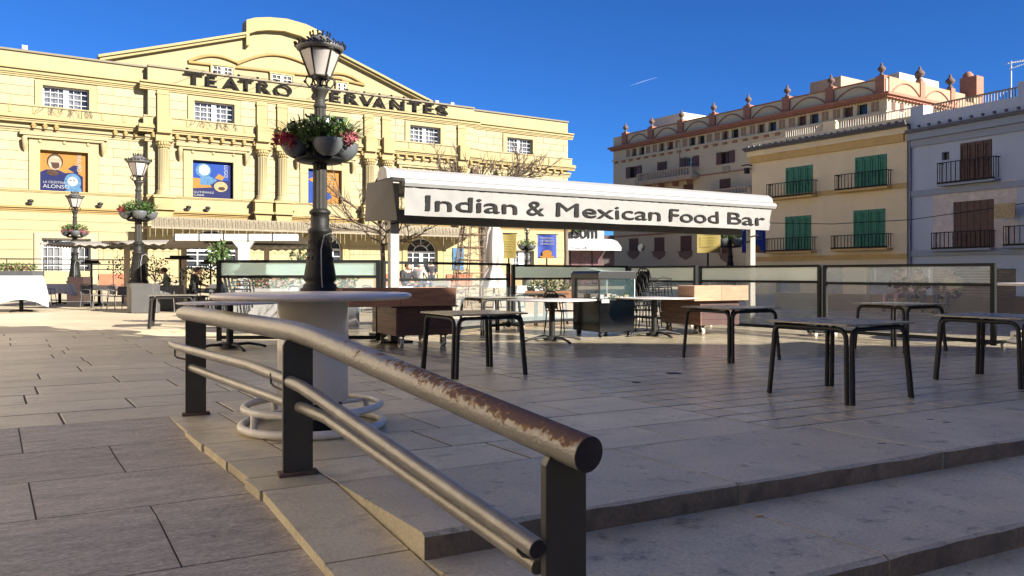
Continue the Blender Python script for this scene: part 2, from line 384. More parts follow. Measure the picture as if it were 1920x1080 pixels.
# ramp slabs (grey granite), each follows the slope
def sloped(name, m, parent, a0, a1, c0, c1, zf, th, gap=.006, nseg=4):
    b = MB(); g = gap/2; cs = [c0+g+(c1-c0-2*g)*i/nseg for i in range(nseg+1)]
    vs_ = []
    for c in cs: vs_ += [W(a0+g, c, zf(c)), W(a1-g, c, zf(c)), W(a0+g, c, zf(c)-th), W(a1-g, c, zf(c)-th)]
    fs = []
    for i in range(nseg):
        k = 4*i; fs += [(k, k+4, k+5, k+1)[::1], (k+2, k+6, k+4, k), (k+1, k+5, k+7, k+3)]
    fs += [(0,1,3,2), (4*nseg, 4*nseg+2, 4*nseg+3, 4*nseg+1)]
    b.add(vs_, fs)
    return b.build(name, m, parent)
rb = MB(); cs = [-7.38+.33*i for i in range(40)]
for p, q in zip(cs, cs[1:]): rb.quad(W(-40,p,ramp_z(p)-.005), W(-40,q,ramp_z(q)-.005), W(1.32,q,ramp_z(q)-.005), W(1.32,p,ramp_z(p)-.005))
ramp = rb.build('ramp', MORT, kind='structure'); tag(ramp, 'grey granite paved ramp beside the handrail')
rc = [-7.38, -6.5, -5.65, -4.78, -3.93, -3.1, -2.3, -1.5]
for i in range(len(rc)-1):
    a = 1.30; k = 0
    while a > -9:
        la = .55 if (i % 2 and k == 0) else 1.08
        if vis(W(a-la/2, (rc[i]+rc[i+1])/2), 400): sloped('granite_slab', STC, ramp, a-la, a, rc[i], rc[i+1], ramp_z, .04, .010)
        a -= la; k += 1
# kerb strip between ramp and steps that carries the handrail
kb = link('kerb_strip', None, None); tag(kb, 'pale stone kerb strip along the ramp edge', kind='structure')
kc = [-7.38, -6.62, -6.05, -5.42, -4.92, -4.60, -3.62, -2.6, -1.5, 0, 2]
for i in range(len(kc)-1):
    sloped('kerb_slab', STA, kb, 1.30+rnd.uniform(-.03,.025), 1.70, kc[i], kc[i+1], strip_z, .5, .014)
# ------------------------------------------------------------ theatre
TF = Fr(5.1, 73.2, .8366, .5479); TP = TF.at(-.55)
th = thing('theatre', 'large pale yellow neoclassical theatre with a gabled top and dark metal letters', 'theatre', (5.1, 73.2, 0), TF.rz)
XL = -66.0; XC0, XC1 = TP.S(277), TP.S(889)
ZT, ZC1, ZC0, ZB1, ZB0, ZE, ZA = 15.1, 14.1, 13.55, 11.8, 10.95, 10.15, 6.5
Z2, Z1 = 5.5, 5.15
uw = [TF.rect(80,167,161,204), TP.rect(364,439,192,231), TP.rect(580,647,219,252), TP.rect(768,825,238,270), TF.rect(950,998,260,289)]
zs0 = sum(r[2] for r in uw)/5; zs1 = sum(r[3] for r in uw)/5
uw = [(r[0], r[1], zs0, zs1) for r in uw]
dx = uw[1][0]-uw[0][0]
uw.insert(0, (uw[0][0]-8.2, uw[0][1]-8.2, zs0, zs1))
pw = [TF.rect(75,165,281,358), TP.rect(361,437,303,372), TP.rect(577,640,320,383), TP.rect(765,820,330,392), TF.rect(948,996,350,404)]
pz0 = sum(r[2] for r in pw[:3])/3; pz1 = sum(r[3] for r in pw[:3])/3
pw = [(r[0], r[1], pz0, pz1) for r in pw]
pw.insert(0, (pw[0][0]-8.2, pw[0][1]-8.2, pz0, pz1))
# ground floor openings
gd = [TF.rect(78,170,447,508), TP.rect(348,446,430,505), TP.rect(574,642,438,515), TP.rect(763,820,446,515)]
gd2 = TF.rect(960,1000,470,512)
cen = lambda r: (r[0]+r[1])/2 > XC0 and (r[0]+r[1])/2 < XC1
arch = gd[1:4]
def wall_part(x0, x1, y, z0, z1, holes, mt, dep=.3):
    m = MB(); wall_grid(m, x0, x1, z0, z1, [h for h in holes if x0 < (h[0]+h[1])/2 < x1], y, dep); return m.build('wall', mt, th)
for (x0, x1, y) in ((XL, XC0, 0), (XC0, XC1, -.55), (XC1, 0, 0)):
    wall_part(x0, x1, y, ZC1, ZT, [], YEL)
    wall_part(x0, x1, y, 0, Z1, [gd[0], gd2]+arch, YEL, .45)
    wall_part(x0, x1, y, Z1, ZA, [], YEL)
    wall_part(x0, x1, y, ZA, ZC1, uw+pw, YEL)
b = MB()
b.quad((0,0,0),(0,30,0),(0,30,ZT),(0,0,ZT)); b.quad((XL,0,ZT),(0,0,ZT),(0,30,ZT),(XL,30,ZT)); b.quad((XL,30,0),(XL,30,ZT),(0,30,ZT),(0,30,0)); b.quad((XL,0,0),(XL,0,ZT),(XL,30,ZT),(XL,30,0))
b.quad((XC0,-.55,0),(XC0,0,0),(XC0,0,ZT),(XC0,-.55,ZT)); b.quad((XC1,-.55,0),(XC1,-.55,ZT),(XC1,0,ZT),(XC1,0,0)); b.quad((XC0,-.55,ZT),(XC1,-.55,ZT),(XC1,0,ZT),(XC0,0,ZT))
b.build('side_wall', YEL, th)
cp = MB()
for (x0, x1, y) in ((XL, XC0, 0), (XC0, XC1, -.55), (XC1, .05, 0)): cp.box(x0, x1, y-.12, y+.3, ZT, ZT+.12)
cp.build('coping', mat('dull_coping', (.16,.135,.09), .8, .1), th)
def band(name, z0, z1, pr, mt, x0=XL, x1=.0, prof=None):
    m = MB(); prof = prof or [(0, z0), (-pr*.5, z0), (-pr*.5, z0+(z1-z0)*.35), (-pr, z0+(z1-z0)*.5), (-pr, z1), (0, z1)]
    for (a, b_, y) in ((x0, XC0, 0), (XC0-pr, XC1+pr, -.55), (XC1, x1+pr, 0)):
        n = len(prof)
        vs_ = [(a, y+p[0], p[1]) for p in prof]+[(b_, y+p[0], p[1]) for p in prof]
        m.add(vs_, [tuple(range(n))[::-1], tuple(range(n, 2*n))]+[(i, (i+1) % n, (i+1) % n+n, i+n) for i in range(n)])
    return m.build(name, mt, th)
def step_prof(z0, z1, outs):
    k = len(outs); p = [(0, z0)]
    for i, o in enumerate(outs):
        za, zb = z0+(z1-z0)*i/k, z0+(z1-z0)*(i+1)/k
        p += [(-o, za), (-o, zb)]
    return p+[(0, z1)]
band('cornice', ZC0, ZC1, .5, YTR, prof=step_prof(ZC0, ZC1, [.1, .16, .24, .2, .34]))
band('balustrade', ZB0+.25, ZB1, .30, YEL, prof=step_prof(ZB0+.25, ZB1-.0, [.26,.26,.26,.26,.26,.26,.33]))
band('cornice', ZB0-.25, ZB0+.25, .6, YTR, prof=step_prof(ZB0-.25, ZB0+.25, [.28, .34, .46, .40]))
band('architrave', ZE-.05, ZE+.35, .2, YEL, prof=step_prof(ZE-.05, ZE+.35, [.08, .14, .26]))
band('sill_course', ZA-.12, ZA+.02, .1, YTR)
band('ledge', Z1, Z2, .28, OCH, prof=step_prof(Z1, Z2, [.08, .16, .28]))
# balustrade posts and panels
m = MB(); x = XL+1
while x < -.3:
    y = -.55 if XC0 < x < XC1 else 0
    m.box(x-.09, x+.09, y-.30, y-.255, ZB0+.3, ZB1-.12); x += 1.28
m.build('balustrade_ribs', YTR, th, kind='stuff')
# rosettes / modillions in the frieze
m = MB()
xs_ = []
x = XC0+.3
while x < XC1-.2: xs_.append((x, -.55)); x += .74
x = XL+1
while x < XC0-.6:
    for k in range(3): xs_.append((x+k*.62, 0))
    x += 4.6
x = XC1+.5
while x < -.3: xs_.append((x, 0)); x += .8
for x, y in xs_:
    m.ico((x, y-.30, ZB0-.42), .17, (1,.9,.8), 8, 5); m.box(x-.07, x+.07, y-.42, y-.2, ZB0-.6, ZB0-.26)
m.build('rosettes', OCH, th, kind='stuff')
# window surrounds
def surround(r, y, w_=.45, top=.35, ears=True, mt=YTR, corn=False):
    x0, x1, z0, z1 = r; m = MB(); d = .12
    m.box(x0-w_, x0, y-d, y+.05, z0-.02, z1+top); m.box(x1, x1+w_, y-d, y+.05, z0-.02, z1+top); m.box(x0, x1, y-d, y+.05, z1, z1+top)
    if corn:
        m.box(x0-w_-.5, x1+w_+.5, y-.36, y, z1+top+.5, z1+top+.75); m.box(x0-w_-.3, x1+w_+.3, y-.28, y, z1+top+.33, z1+top+.5)
        m.box(x0-w_, x1+w_, y-.1, y, z1+top, z1+top+.33)
        for s_, xx in ((-1, x0-w_-.25), (1, x1+w_+.25)):
            m.tube([(xx, y-.30, z1+top+.33), (xx, y-.36, z1+top+.1), (xx, y-.22, z1+top-.25), (xx, y-.1, z1+top-.5)], [.16,.15,.11,.04], 8)
            m.ico((xx, y-.34, z1+top+.18), .17, (1,.8,1), 8, 5)
        for k in range(3):
            m.ico((x0+(x1-x0)*k/2, y-.12, z1+top+.17), .12, (1,.6,1), 8, 4)
    return m.build('window_surround' if not corn else 'poster_surround', mt, th)
for r in uw:
    y = -.55 if cen(r) else 0
    surround(r, y, .42, .3, mt=YEL); window(th, r[0], r[1], r[2], r[3], y+.2, 6, 4, mid=.32)
POST = []
for r in pw:
    y = -.55 if cen(r) else 0
    surround(r, y, .6, .35, mt=YEL, corn=True); POST.append((r, y))
# engaged columns and upper pilasters
for u in (305, 490, 528, 690, 723, 864):
    x = TP.S(u); y = -.55
    m = MB(); b = MB()
    m.lathe([(.50,.0),(.50,.12),(.42,.2),(.46,.3),(.36,.38)]+[(.36-.05*i/6, .38+(ZE-ZA-.9)*i/6) for i in range(7)], (x, y-.28, ZA+.0), 16)
    for k in range(10):
        a = math.pi*(1+(k+.5)/10); m.box(-.02, .02, -.02, .02, .4, ZE-ZA-.55, TR((x+.35*math.cos(a), y-.28+.35*math.sin(a), ZA)))
    c = m.build('column', YEL, th)
    b.lathe([(.31,0),(.34,.1),(.30,.14),(.44,.42),(.52,.50)], (x, y-.28, ZE-.58), 12)
    for k in range(9):
        a = math.pi*(1+k/8); b.ico((x+.42*math.cos(a), y-.28+.42*math.sin(a), ZE-.2), .11, (1,1,1.3), 6, 4)
        b.ico((x+.36*math.cos(a+.2), y-.28+.36*math.sin(a+.2), ZE-.38), .09, (1,1,1.3), 6, 4)
    b.box(x-.55, x+.55, y-.75, y, ZE-.08, ZE-.052)
    b.build('capital', YTR, c)
    p = MB(); p.box(x-.62, x+.62, y-.7, y, ZA-.0-1.0, ZA-.0); p.box(x-.70, x+.70, y-.8, y, ZA-.16, ZA+.0); p.box(x-.70, x+.70, y-.8, y, Z2+.02, Z2+.18)
    p.prism([(x-.6, Z2+.02), (x+.6, Z2+.02), (x+.45, Z2-.75), (x-.45, Z2-.75)], y-.6, y-.01)
    p.build('pedestal', YTR, th)
    q = MB(); q.box(x-.36, x+.36, y-.2, y, ZB1, ZC0); q.box(x-.40, x+.40, y-.24, y, ZC0-.25, ZC0-.1); q.box(x-.45, x+.45, y-.75, y-.3, ZB0-.3, ZB1+.03); q.box(x-.5,x+.5,y-.5,y-.1,ZE,ZB0-.3)
    q.build('pilaster', YTR, th)
# ashlar blocks
holes = [(r[0]-.45, r[1]+.45, r[2]-.1, r[3]+.35) for r in uw]+[(r[0]-.62, r[1]+.62, r[2]-.2, r[3]+.36) for r in pw]+[(r[0]-1.1, r[1]+1.1, r[3]+.3, r[3]+1.15) for r in pw]
blocks = []; rb_ = random.Random(5)
def ashlar(x0, x1, y, z0, z1, rh, bl, extra=()):
    nrow = round((z1-z0)/rh); rh = (z1-z0)/nrow
    for j in range(nrow):
        za, zb = z0+j*rh+.012, z0+(j+1)*rh-.012
        hs = sorted([(h[0], h[1]) for h in list(holes)+list(extra) if h[2] < zb-.05 and h[3] > za+.05 and h[1] > x0 and h[0] < x1])
        spans = []; cur = x0
        for a, b in hs:
            if a > cur: spans.append((cur, a))
            cur = max(cur, b)
        if cur < x1: spans.append((cur, x1))
        for a, b in spans:
            xx = x0+(bl/2 if j % 2 else 0)-bl
            while xx < b:
                p, q = max(a, xx), min(b, xx+bl)
                if q-p > .12: blocks.append((p+.012, q-.012, y, za, zb))
                xx += bl
cols_x = [TP.S(u) for u in (305, 490, 528, 690, 723, 864)]
ex = [(x-.42, x+.42, 0, 20) for x in cols_x]
ashlar(XL, XC0, 0, ZB1, ZC0, .58, 1.9); ashlar(XL, XC0, 0, ZA+.05, ZE-.06, .58, 1.9)
ashlar(XC0, XC1, -.55, ZB1, ZC0, .58, 6, ex); ashlar(XC0, XC1, -.55, ZA+.05, ZE-.06, .58, 6, ex)
ashlar(XC1, 0, 0, ZB1, ZC0, .58, 1.5); ashlar(XC1, 0, 0, ZA+.05, ZE-.06, .58, 1.5)
blocks = [b_ for b_ in blocks if b_[0] > TF.S(-140)]
blocks.sort(key=lambda b_: -b_[0]*0+ -(b_[1]-b_[0])*(b_[4]-b_[3])/(73+b_[0]*.55))
ub = unitbox(YST)
for i, (p, q, y, za, zb) in enumerate(blocks[:300]):
    link('stone_block', ub, th, (p, y, za), 0, (q-p, .035, zb-za))
rest = MB()
for (p, q, y, za, zb) in blocks[300:]: rest.box(p, q, y-.03, y-.001, za, zb)
rest.build('small_stone_blocks', YST, th, kind='stuff')
# rusticated ground floor: long plain courses
rest = MB(); z = .9
gh = [(r[0]-.45, r[1]+.45, 0, r[3]+.4) for r in [gd[0], gd2]]+[(r[0]-.55, r[1]+.55, 0, r[3]+.3) for r in arch]
courses = []
while z < Z1-.5:
    for (x0, x1, y) in ((XL, XC0, 0), (XC0, XC1, -.55), (XC1, -.02, 0)):
        hs = sorted([(h[0], h[1]) for h in gh if h[3] > z+.1 and x0 < h[0] < x1]); cur = x0
        for a, b_ in hs+[(x1, x1)]:
            if a-cur > .1: courses.append((cur, a, y, z+.012, z+.60))
            cur = max(cur, b_)
    z += .62
for (p, q, y, za, zb) in courses: link('stone_course', unitbox(YEL, .002), th, (p, y, za), 0, (q-p, .04, zb-za))
m = MB()
for (x0, x1, y) in ((XL, XC0, 0), (XC0, XC1, -.55), (XC1, -.02, 0)):
    hs = sorted([(h[0]+.1, h[1]-.1) for h in gh if x0 < h[0] < x1]); cur = x0
    for a, b_ in hs+[(x1, x1)]:
        if a-cur > .1: MB().box(cur, a, y-.12, y, .0, .85).build('plinth', mat('pinkish_plinth', (.24,.19,.125), .8, .1, 2), th)
        cur = max(cur, b_)
# red marble panels on plinth
for u0, u1, vt, vb in ((185,243,500,522),(716,750,507,520),(836,884,507,524),(942,962,507,522)):
    fr_ = TF if u1 < 270 or u0 > 900 else TP
    x0, x1 = fr_.S(u0), fr_.S(u1); y = 0 if fr_ is TF else -.55
    MB().box(x0, x1, y-.17, y-.12, .2, 1.25).build('red_panel', TERR, th)
# ground floor rectangular windows
for r in (gd[0], gd2):
    surround((r[0], r[1], .6, r[3]), 0, .4, .35, mt=mat('beige_surround', (.27,.225,.145), .8, .06))
    window(th, r[0], r[1], .6, r[3], .25, 8, 5, mid=.5)
# arched doors
def arch_poly(xm, hw, z0, zs, n=14): return [(xm-hw, z0)]+[(xm-hw*math.cos(math.pi*i/n), zs+hw*math.sin(math.pi*i/n)) for i in range(n+1)]+[(xm+hw, z0)]
for r in arch:
    xm = (r[0]+r[1])/2; hw = (r[1]-r[0])/2; zt = r[3]; y = -.55; zs = zt-hw*.82; sq = .82
    n = 16; arc = [(xm-hw*math.cos(math.pi*i/n), zs+hw*sq*math.sin(math.pi*i/n)) for i in range(n+1)]
    f = MB()
    for i in range(n):
        (ax, az), (bx, bz) = arc[i], arc[i+1]
        f.quad((ax,y+.001,az),(bx,y+.001,bz),(bx,y+.001,zt+.001),(ax,y+.001,zt+.001)); f.quad((ax,y,az),(ax,y+.45,az),(bx,y+.45,bz),(bx,y,bz))
    f.build('arch_spandrel', YEL, th)
    f = MB(); o = [(xm-(hw+.42)*math.cos(math.pi*i/n), zs+(hw*sq+.42)*math.sin(math.pi*i/n)) for i in range(n+1)]
    for i in range(n):
        q = [arc[i], arc[i+1], o[i+1], o[i]]
        f.prism(q, y-.10, y-.002)
    f.box(xm-hw-.42, xm-hw, y-.10, y-.002, 0, zs); f.box(xm+hw, xm+hw+.42, y-.10, y-.002, 0, zs)
    f.build('arch_moulding', YTR, th)
    f = MB(); t = .055; yy = y+.3
    for a_ in (0, 1):
        rr = (1, .5)[a_]
        f.tube([(xm-(hw*rr-.05)*math.cos(math.pi*i/n), yy, zs+(hw*sq*rr-.05)*math.sin(math.pi*i/n)) for i in range(n+1)], t, 6)
    for k in range(1, 4):
        a = math.pi*k/4; f.tube([(xm-hw*.5*math.cos(a), yy, zs+hw*sq*.5*math.sin(a)), (xm-hw*.98*math.cos(a), yy, zs+hw*sq*.98*math.sin(a))], t*.8, 5)
    f.box(xm-hw, xm+hw, yy-.08, yy+.05, zs-.12, zs+.05); f.box(xm-.16, xm+.16, yy-.09, yy+.05, 0, zs-.12)
    f.box(xm-hw, xm-hw+.12, yy-.07, yy+.05, 0, zs-.12); f.box(xm+hw-.12, xm+hw, yy-.07, yy+.05, 0, zs-.12)
    for x in (xm-hw*.53, xm+hw*.53): f.box(x-.04, x+.04, yy-.06, yy+.04, 0, zs-.12)
    z = .9
    while z < zs-.3: f.box(xm-hw+.12, xm+hw-.12, yy-.05, yy+.04, z-.03, z+.03); z += .42
    d = f.build('door', WHT, th)
    g_ = MB(); pts = [(xm-hw, yy+.06, 0)]+[(x, yy+.06, z) for x, z in arc]+[(xm+hw, yy+.06, 0)]
    g_.quad(*pts); g_.build('door_glass', DGL, d)
# gable behind the attic
TG = TF.at(1.2)
gp = [(186,107),(320,86),(459,64),(459,40),(475,36),(500,35),(535,38),(570,48),(599,62),(599,84),(640,106),(700,137),(755,166),(806,192)]
pts = [(TG.S(u), TG.Z(u, v)) for u, v in gp]
pts = [(pts[0][0], 14.6)]+pts+[(pts[-1][0], 14.6)]
g_ = MB().prism(pts, 1.2, 1.9).build('gable', YEL, th)
m = MB()
def mould(pp, y, hh, pr):
    for (a, b_) in zip(pp, pp[1:]):
        (x0, z0), (x1, z1) = a, b_
        m.prism([(x0, z0-hh), (x1, z1-hh), (x1, z1+.05), (x0, z0+.05)], y-pr, y+.3)
sp = pts[1:-1]
mould(sp[0:3], 1.2, .3, .35); mould([(sp[0][0]-.1, sp[0][1])]+sp[1:3], 1.2, .12, .5); m.build('gable_cornice', YTR, th)
m = MB(); mould(sp[9:14], 1.2, .3, .35); mould(sp[9:14], 1.2, .12, .55); m.build('gable_cornice', YTR, th)
m = MB()
cr = sp[3:9]
inn = [(x*.86+sp[5][0]*.14+.0, z-.95) for x, z in cr]
for i in range(len(cr)-1): m.prism([inn[i], inn[i+1], cr[i+1], cr[i]], .75, 1.195)
m.prism([(cr[0][0], sp[2][1]-.9), (inn[0][0], sp[2][1]-.9), inn[0], cr[0]], .75, 1.195); m.prism([(inn[-1][0], sp[9][1]-.7), (cr[-1][0], sp[9][1]-.7), cr[-1], inn[-1]], .75, 1.195)
m.build('gable_crest', YTR, th)
# curved relief mouldings and attic windows in the gable
m = MB()
def arcm(u0, v0, u1, v1, rise, n=12):
    p = []
    for i in range(n+1):
        t = i/n; u = u0+(u1-u0)*t; v = v0+(v1-v0)*t-rise*math.sin(math.pi*t)
        p.append((TG.S(u), 1.12, TG.Z(u, v)))
    m.tube(p, .11, 5)
arcm(353, 115, 446, 119, 12); arcm(444, 120, 578, 122, 18); arcm(610, 140, 683, 159, 9); arcm(353, 117, 640, 148, 0); arcm(640, 150, 683, 160, 0)
m.build('relief_moulding', OCH, th)
for (u0, u1, vt, vb) in ((397,436,125,141),(508,547,141,157),(631,649,156,171)):
    x0, x1, z0, z1 = TG.rect(u0, u1, vt, vb+10)
    window(th, x0, x1, z0, z1, 1.08, 4, 3, mid=.25, fw=.08)
    m = MB(); m.box(x0-.15, x1+.15, 1.0, 1.2, z1, z1+.12); m.box(x0-.12, x0, 1.0, 1.2, z0, z1); m.box(x1, x1+.12, 1.0, 1.2, z0, z1); m.build('attic_window_frame', YTR, th)
# letters
LT = [('T',346,385),('E',388,408),('A',417,451),('T',449,477),('R',484,510),('O',515,550),('C',588,617),('E',621,640),('R',649,675),('V',677,703),('A',700,725),('N',734,760),('T',767,792),('E',797,815),('S',819,842)]
TL = TF.at(-.78)
for ch, u0, u1 in LT:
    x0, x1 = TL.S(u0), TL.S(u1)
    w0 = x1-x0
    o = texted(ch, w0*.93, .84, DRK, th, TR((x0, -.76, 14.16)), .04, 'letter', bold=.02)
m = MB(); m.box(TL.S(352), TL.S(842), -.76, -.73, 14.12, 14.15)
for u in (365, 460, 560, 660, 760, 830): m.box(TL.S(u)-.03, TL.S(u)+.03, -.73, -.5, 14.10, 14.12)
m.build('letter_rail', DRK, th)
# spotlights on rods above the letters
for u, v in ((345,128),(395,133),(440,135),(475,139),(510,147),(535,150),(590,159),(640,163),(672,167),(700,170),(722,173),(745,177),(790,181)):
    x = TL.S(u)
    m = MB(); m.tube([(x+1.6, -.5, 15.3), (x, -2.0, 14.95)], .015, 5); m.ico((x-.05, -2.05, 14.93), .09, (1.3,1,.8), 6, 4)
    m.build('letter_spotlight', DRK, th)
# small roof lamps
for u in (47, 823, 852):
    m = MB(); x = TF.S(u); m.box(x-.15, x+.15, .3, .55, ZT+.25, ZT+.5); m.tube([(x, .4, ZT+.05), (x, .4, ZT+.3)], .03, 5); m.build('roof_floodlight', WHT, th)
# marquee over the doors
x0, x1 = TP.S(292), TP.S(868)
MQ = mat('marquee_fringe', (.15,.125,.085), .8, .45, 14, stretch=(1,1,1), dirt=(.26,.22,.15), dscale=18, dthr=(.45,.6))
m = MB(); m.plate([(x0-1.5, -.56), (x0-.5, -2.6), (x1-1, -2.6), (x1+.5, -.56)], 4.25, 4.35); mq = m.build('marquee', mat('marquee_soffit', (.22,.18,.11), .8), th)
m = MB(); n = 230
for i in range(n):
    a = x0-.6+(x1-x0-.2)*i/n; b_ = a+(x1-x0)/n*.72; dz = .03*math.sin(i*1.7)
    m.quad((a, -2.62, 4.28), (b_, -2.62, 4.28), (b_, -2.66-.05*(i % 3), 4.95+dz), (a, -2.66-.05*(i % 3), 4.95+dz))
m.box(x0-.6, x1-.8, -2.64, -2.58, 4.2, 4.32); m.box(x0-.6, x1-.8, -2.60, -2.56, 4.3, 4.95)
m.build('marquee_fringe', MQ, mq)
m = MB(); rr = random.Random(2); x = x0-2
while x < x1:
    zz = 4.2; L_ = rr.uniform(.15, .8); m.box(x, x+.012, -2.7, -2.688, zz-L_, zz)
    for k in range(int(L_/.12)): m.ico((x, -2.7, zz-k*.12), .03, (1,1,1), 4, 2)
    x += rr.uniform(.2, .6)
m.build('string_lights', mat('string_light_white', (.36,.31,.2), .6), th, kind='stuff')
# dried garland under the left windows
for r in (uw[1], uw[2]):
    m = MB(); rr = random.Random(int(r[0]*10))
    y = (-.55 if cen(r) else 0)-.34
    for k in range(26):
        x = rr.uniform(r[0]-.2, r[1]+.2); z = ZB1-.05; p = [(x, y, z)]
        for q in range(4): x += rr.uniform(-.16,.16); z -= rr.uniform(.04,.2); p.append((x, y, z))
        m.tube(p, .012, 3)
    m.build('dry_creeper', TWIG, th, kind='stuff')
# wall lamps on the theatre band
for u in (57, 187, 352, 388, 797, 545):
    fr_ = TP if 277 < u < 889 else TF; y = -.55 if fr_ is TP else 0; x = fr_.S(u)
    m = MB(); m.box(x-.1, x+.1, y-.35, y-.0, Z2+.1, Z2+.22); m.ico((x, y-.3, Z2+.3), .16, (1.2,.8,.7), 6, 4); m.build('wall_floodlight', CHA, th)
# ------------------------------------------------------------ posters on the theatre
ORG = mat('print_orange', (0.242,0.112,0.025), .6, .05, spec=.1); NAVY = mat('print_navy', (0.006,0.009,0.050), .5, .15, 3, spec=.1); PBLU = mat('print_blue', (0.006,0.031,0.171), .5, .1, 2, spec=.1)
LBL = mat('print_light_blue', (0.050,0.112,0.192), .6, .35, 6, spec=.1); SKN = mat('print_pale_skin', (0.242,0.186,0.130), .6, .25, 5, spec=.1); BRN = mat('print_brown', (0.043,0.022,0.015), .6, .3, 5, spec=.1); PWH = mat('print_white', (0.248,0.248,0.248), .6, .02, spec=.1); GOLD = mat('print_gold', (0.232,0.186,0.093), .6, .25, 6, spec=.1)
def ell(cx, cz, rx, rz_, y, n=20): return [(cx+rx*math.cos(2*math.pi*i/n), cz+rz_*math.sin(2*math.pi*i/n)) for i in range(n)]
def flat(name, poly, y, mt, par): return MB().prism(poly, y-.004, y).build(name, mt, par)
for k, (r, y) in enumerate(POST):
    x0, x1, z0, z1 = r; w_ = x1-x0; h_ = z1-z0; yy = y+.22
    X = lambda t: x0+w_*t
    Z = lambda t: z0+h_*t
    full = [(x0,z0),(x1,z0),(x1,z1),(x0,z1)]
    bk = flat('poster', full, yy, (BRN, ORG, NAVY, PBLU, PBLU, ORG)[k], th)
    if k == 1:
        flat('print', [(X(0),Z(.42)),(X(.86),Z(.42)),(X(.86),Z(1)),(X(0),Z(1))], yy-.006, ORG, bk)
        flat('print', [(X(0),Z(0)),(X(.9),Z(0)),(X(.9),Z(.4)),(X(.75),Z(.5)),(X(.52),Z(.47)),(X(.35),Z(.55)),(X(.12),Z(.53)),(X(0),Z(.46))], yy-.012, NAVY, bk)
        flat('print', [(X(.58),Z(.58)),(X(.8),Z(.44)),(X(.8),Z(.66)),(X(.7),Z(.68))], yy-.014, NAVY, bk)
        flat('print', ell(X(.31),Z(.74),w_*.17,h_*.2,0), yy-.016, BRN, bk); flat('print', ell(X(.31),Z(.71),w_*.14,h_*.18,0), yy-.021, SKN, bk)
        flat('print', [(X(.22),Z(.72)),(X(.4),Z(.72)),(X(.4),Z(.6)),(X(.33),Z(.56)),(X(.26),Z(.58))], yy-.024, BRN, bk)
        flat('print', ell(X(.27),Z(.46),w_*.13,h_*.07,0), yy-.022, BRN, bk)
        flat('print', ell(X(.68),Z(.25),w_*.18,h_*.22,0), yy-.022, LBL, bk); flat('print', ell(X(.68),Z(.27),w_*.11,h_*.12,0), yy-.026, PWH, bk)
        for ex in (.64, .71): flat('print', ell(X(ex),Z(.29),w_*.02,h_*.015,0,8), yy-.030, NAVY, bk)
        flat('print', [(X(.5),Z(0)),(X(.88),Z(0)),(X(.85),Z(.12)),(X(.6),Z(.1))], yy-.024, LBL, bk)
        texted('ALONSO', w_*.55, h_*.09, PWH, bk, TR((X(.06), yy-.034, Z(.08))), .002)
        texted('LA CELESTINA', w_*.46, h_*.055, PWH, bk, TR((X(.07), yy-.034, Z(.2))), .002)
        texted('MAURO', h_*.42, w_*.09, PWH, bk, TR((X(.77), yy-.034, Z(.94))) @ Matrix.Rotation(R(90), 4, 'Y'), .002)
    elif k == 2:
        flat('print', [(X(0),Z(.5)),(X(.9),Z(.5)),(X(.9),Z(1)),(X(0),Z(1))], yy-.006, PBLU, bk)
        flat('print', [(X(0),Z(.25)),(X(.5),Z(.3)),(X(.3),Z(.52)),(X(0),Z(.54))], yy-.010, ORG, bk)
        flat('print', ell(X(.28),Z(.75),w_*.19,h_*.19,0), yy-.012, LBL, bk); flat('print', ell(X(.3),Z(.76),w_*.13,h_*.14,0), yy-.017, mat('print_pale_blue', (.35,.52,.70), .6, .3, 7), bk)
        flat('print', [(X(.2),Z(.36)),(X(.45),Z(.36)),(X(.62),Z(.5)),(X(.4),Z(.62)),(X(.2),Z(.56))], yy-.016, LBL, bk)
        flat('print', [(X(.56),Z(.56)),(X(.74),Z(.5)),(X(.8),Z(.6)),(X(.66),Z(.68))], yy-.018, ORG, bk)
        flat('print', ell(X(.71),Z(.33),w_*.17,h_*.14,0), yy-.018, GOLD, bk)
        flat('print', ell(X(.73),Z(.28),w_*.09,h_*.05,0), yy-.023, BRN, bk)
        texted('GUTIÉRREZ', w_*.5, h_*.065, PWH, bk, TR((X(.04), yy-.030, Z(.13))), .002)
        texted('CABA', w_*.26, h_*.055, PWH, bk, TR((X(.04), yy-.030, Z(.05))), .002)
        texted('LUGO', h_*.33, w_*.09, PWH, bk, TR((X(.79), yy-.030, Z(.92))) @ Matrix.Rotation(R(90), 4, 'Y'), .002)
    elif k in (3, 4):
        flat('print', [(X(.42),Z(0)),(X(1),Z(0)),(X(1),Z(1)),(X(.42),Z(1))], yy-.006, ORG, bk)
        flat('print', [(X(.04),Z(.7)),(X(.2),Z(.78)),(X(.38),Z(.8)),(X(.38),Z(.6)),(X(.2),Z(.6))], yy-.012, ORG, bk)
        flat('print', [(X(.42),Z(.1)),(X(.62),Z(.12)),(X(.76),Z(.22)),(X(.62),Z(.35)),(X(.42),Z(.38))], yy-.012, PBLU, bk)
        for j in range(5): flat('print', [(X(.5),Z(.55+.08*j)),(X(.85-.04*(j%3)),Z(.55+.08*j)),(X(.85-.04*(j%3)),Z(.57+.08*j)),(X(.5),Z(.57+.08*j))], yy-.012, GOLD, bk)
MB().prism([(TP.S(848),1.6),(TP.S(868),1.6),(TP.S(868),3.4),(TP.S(848),3.4)], -.68, -.60).build('notice_board', LBL, th)
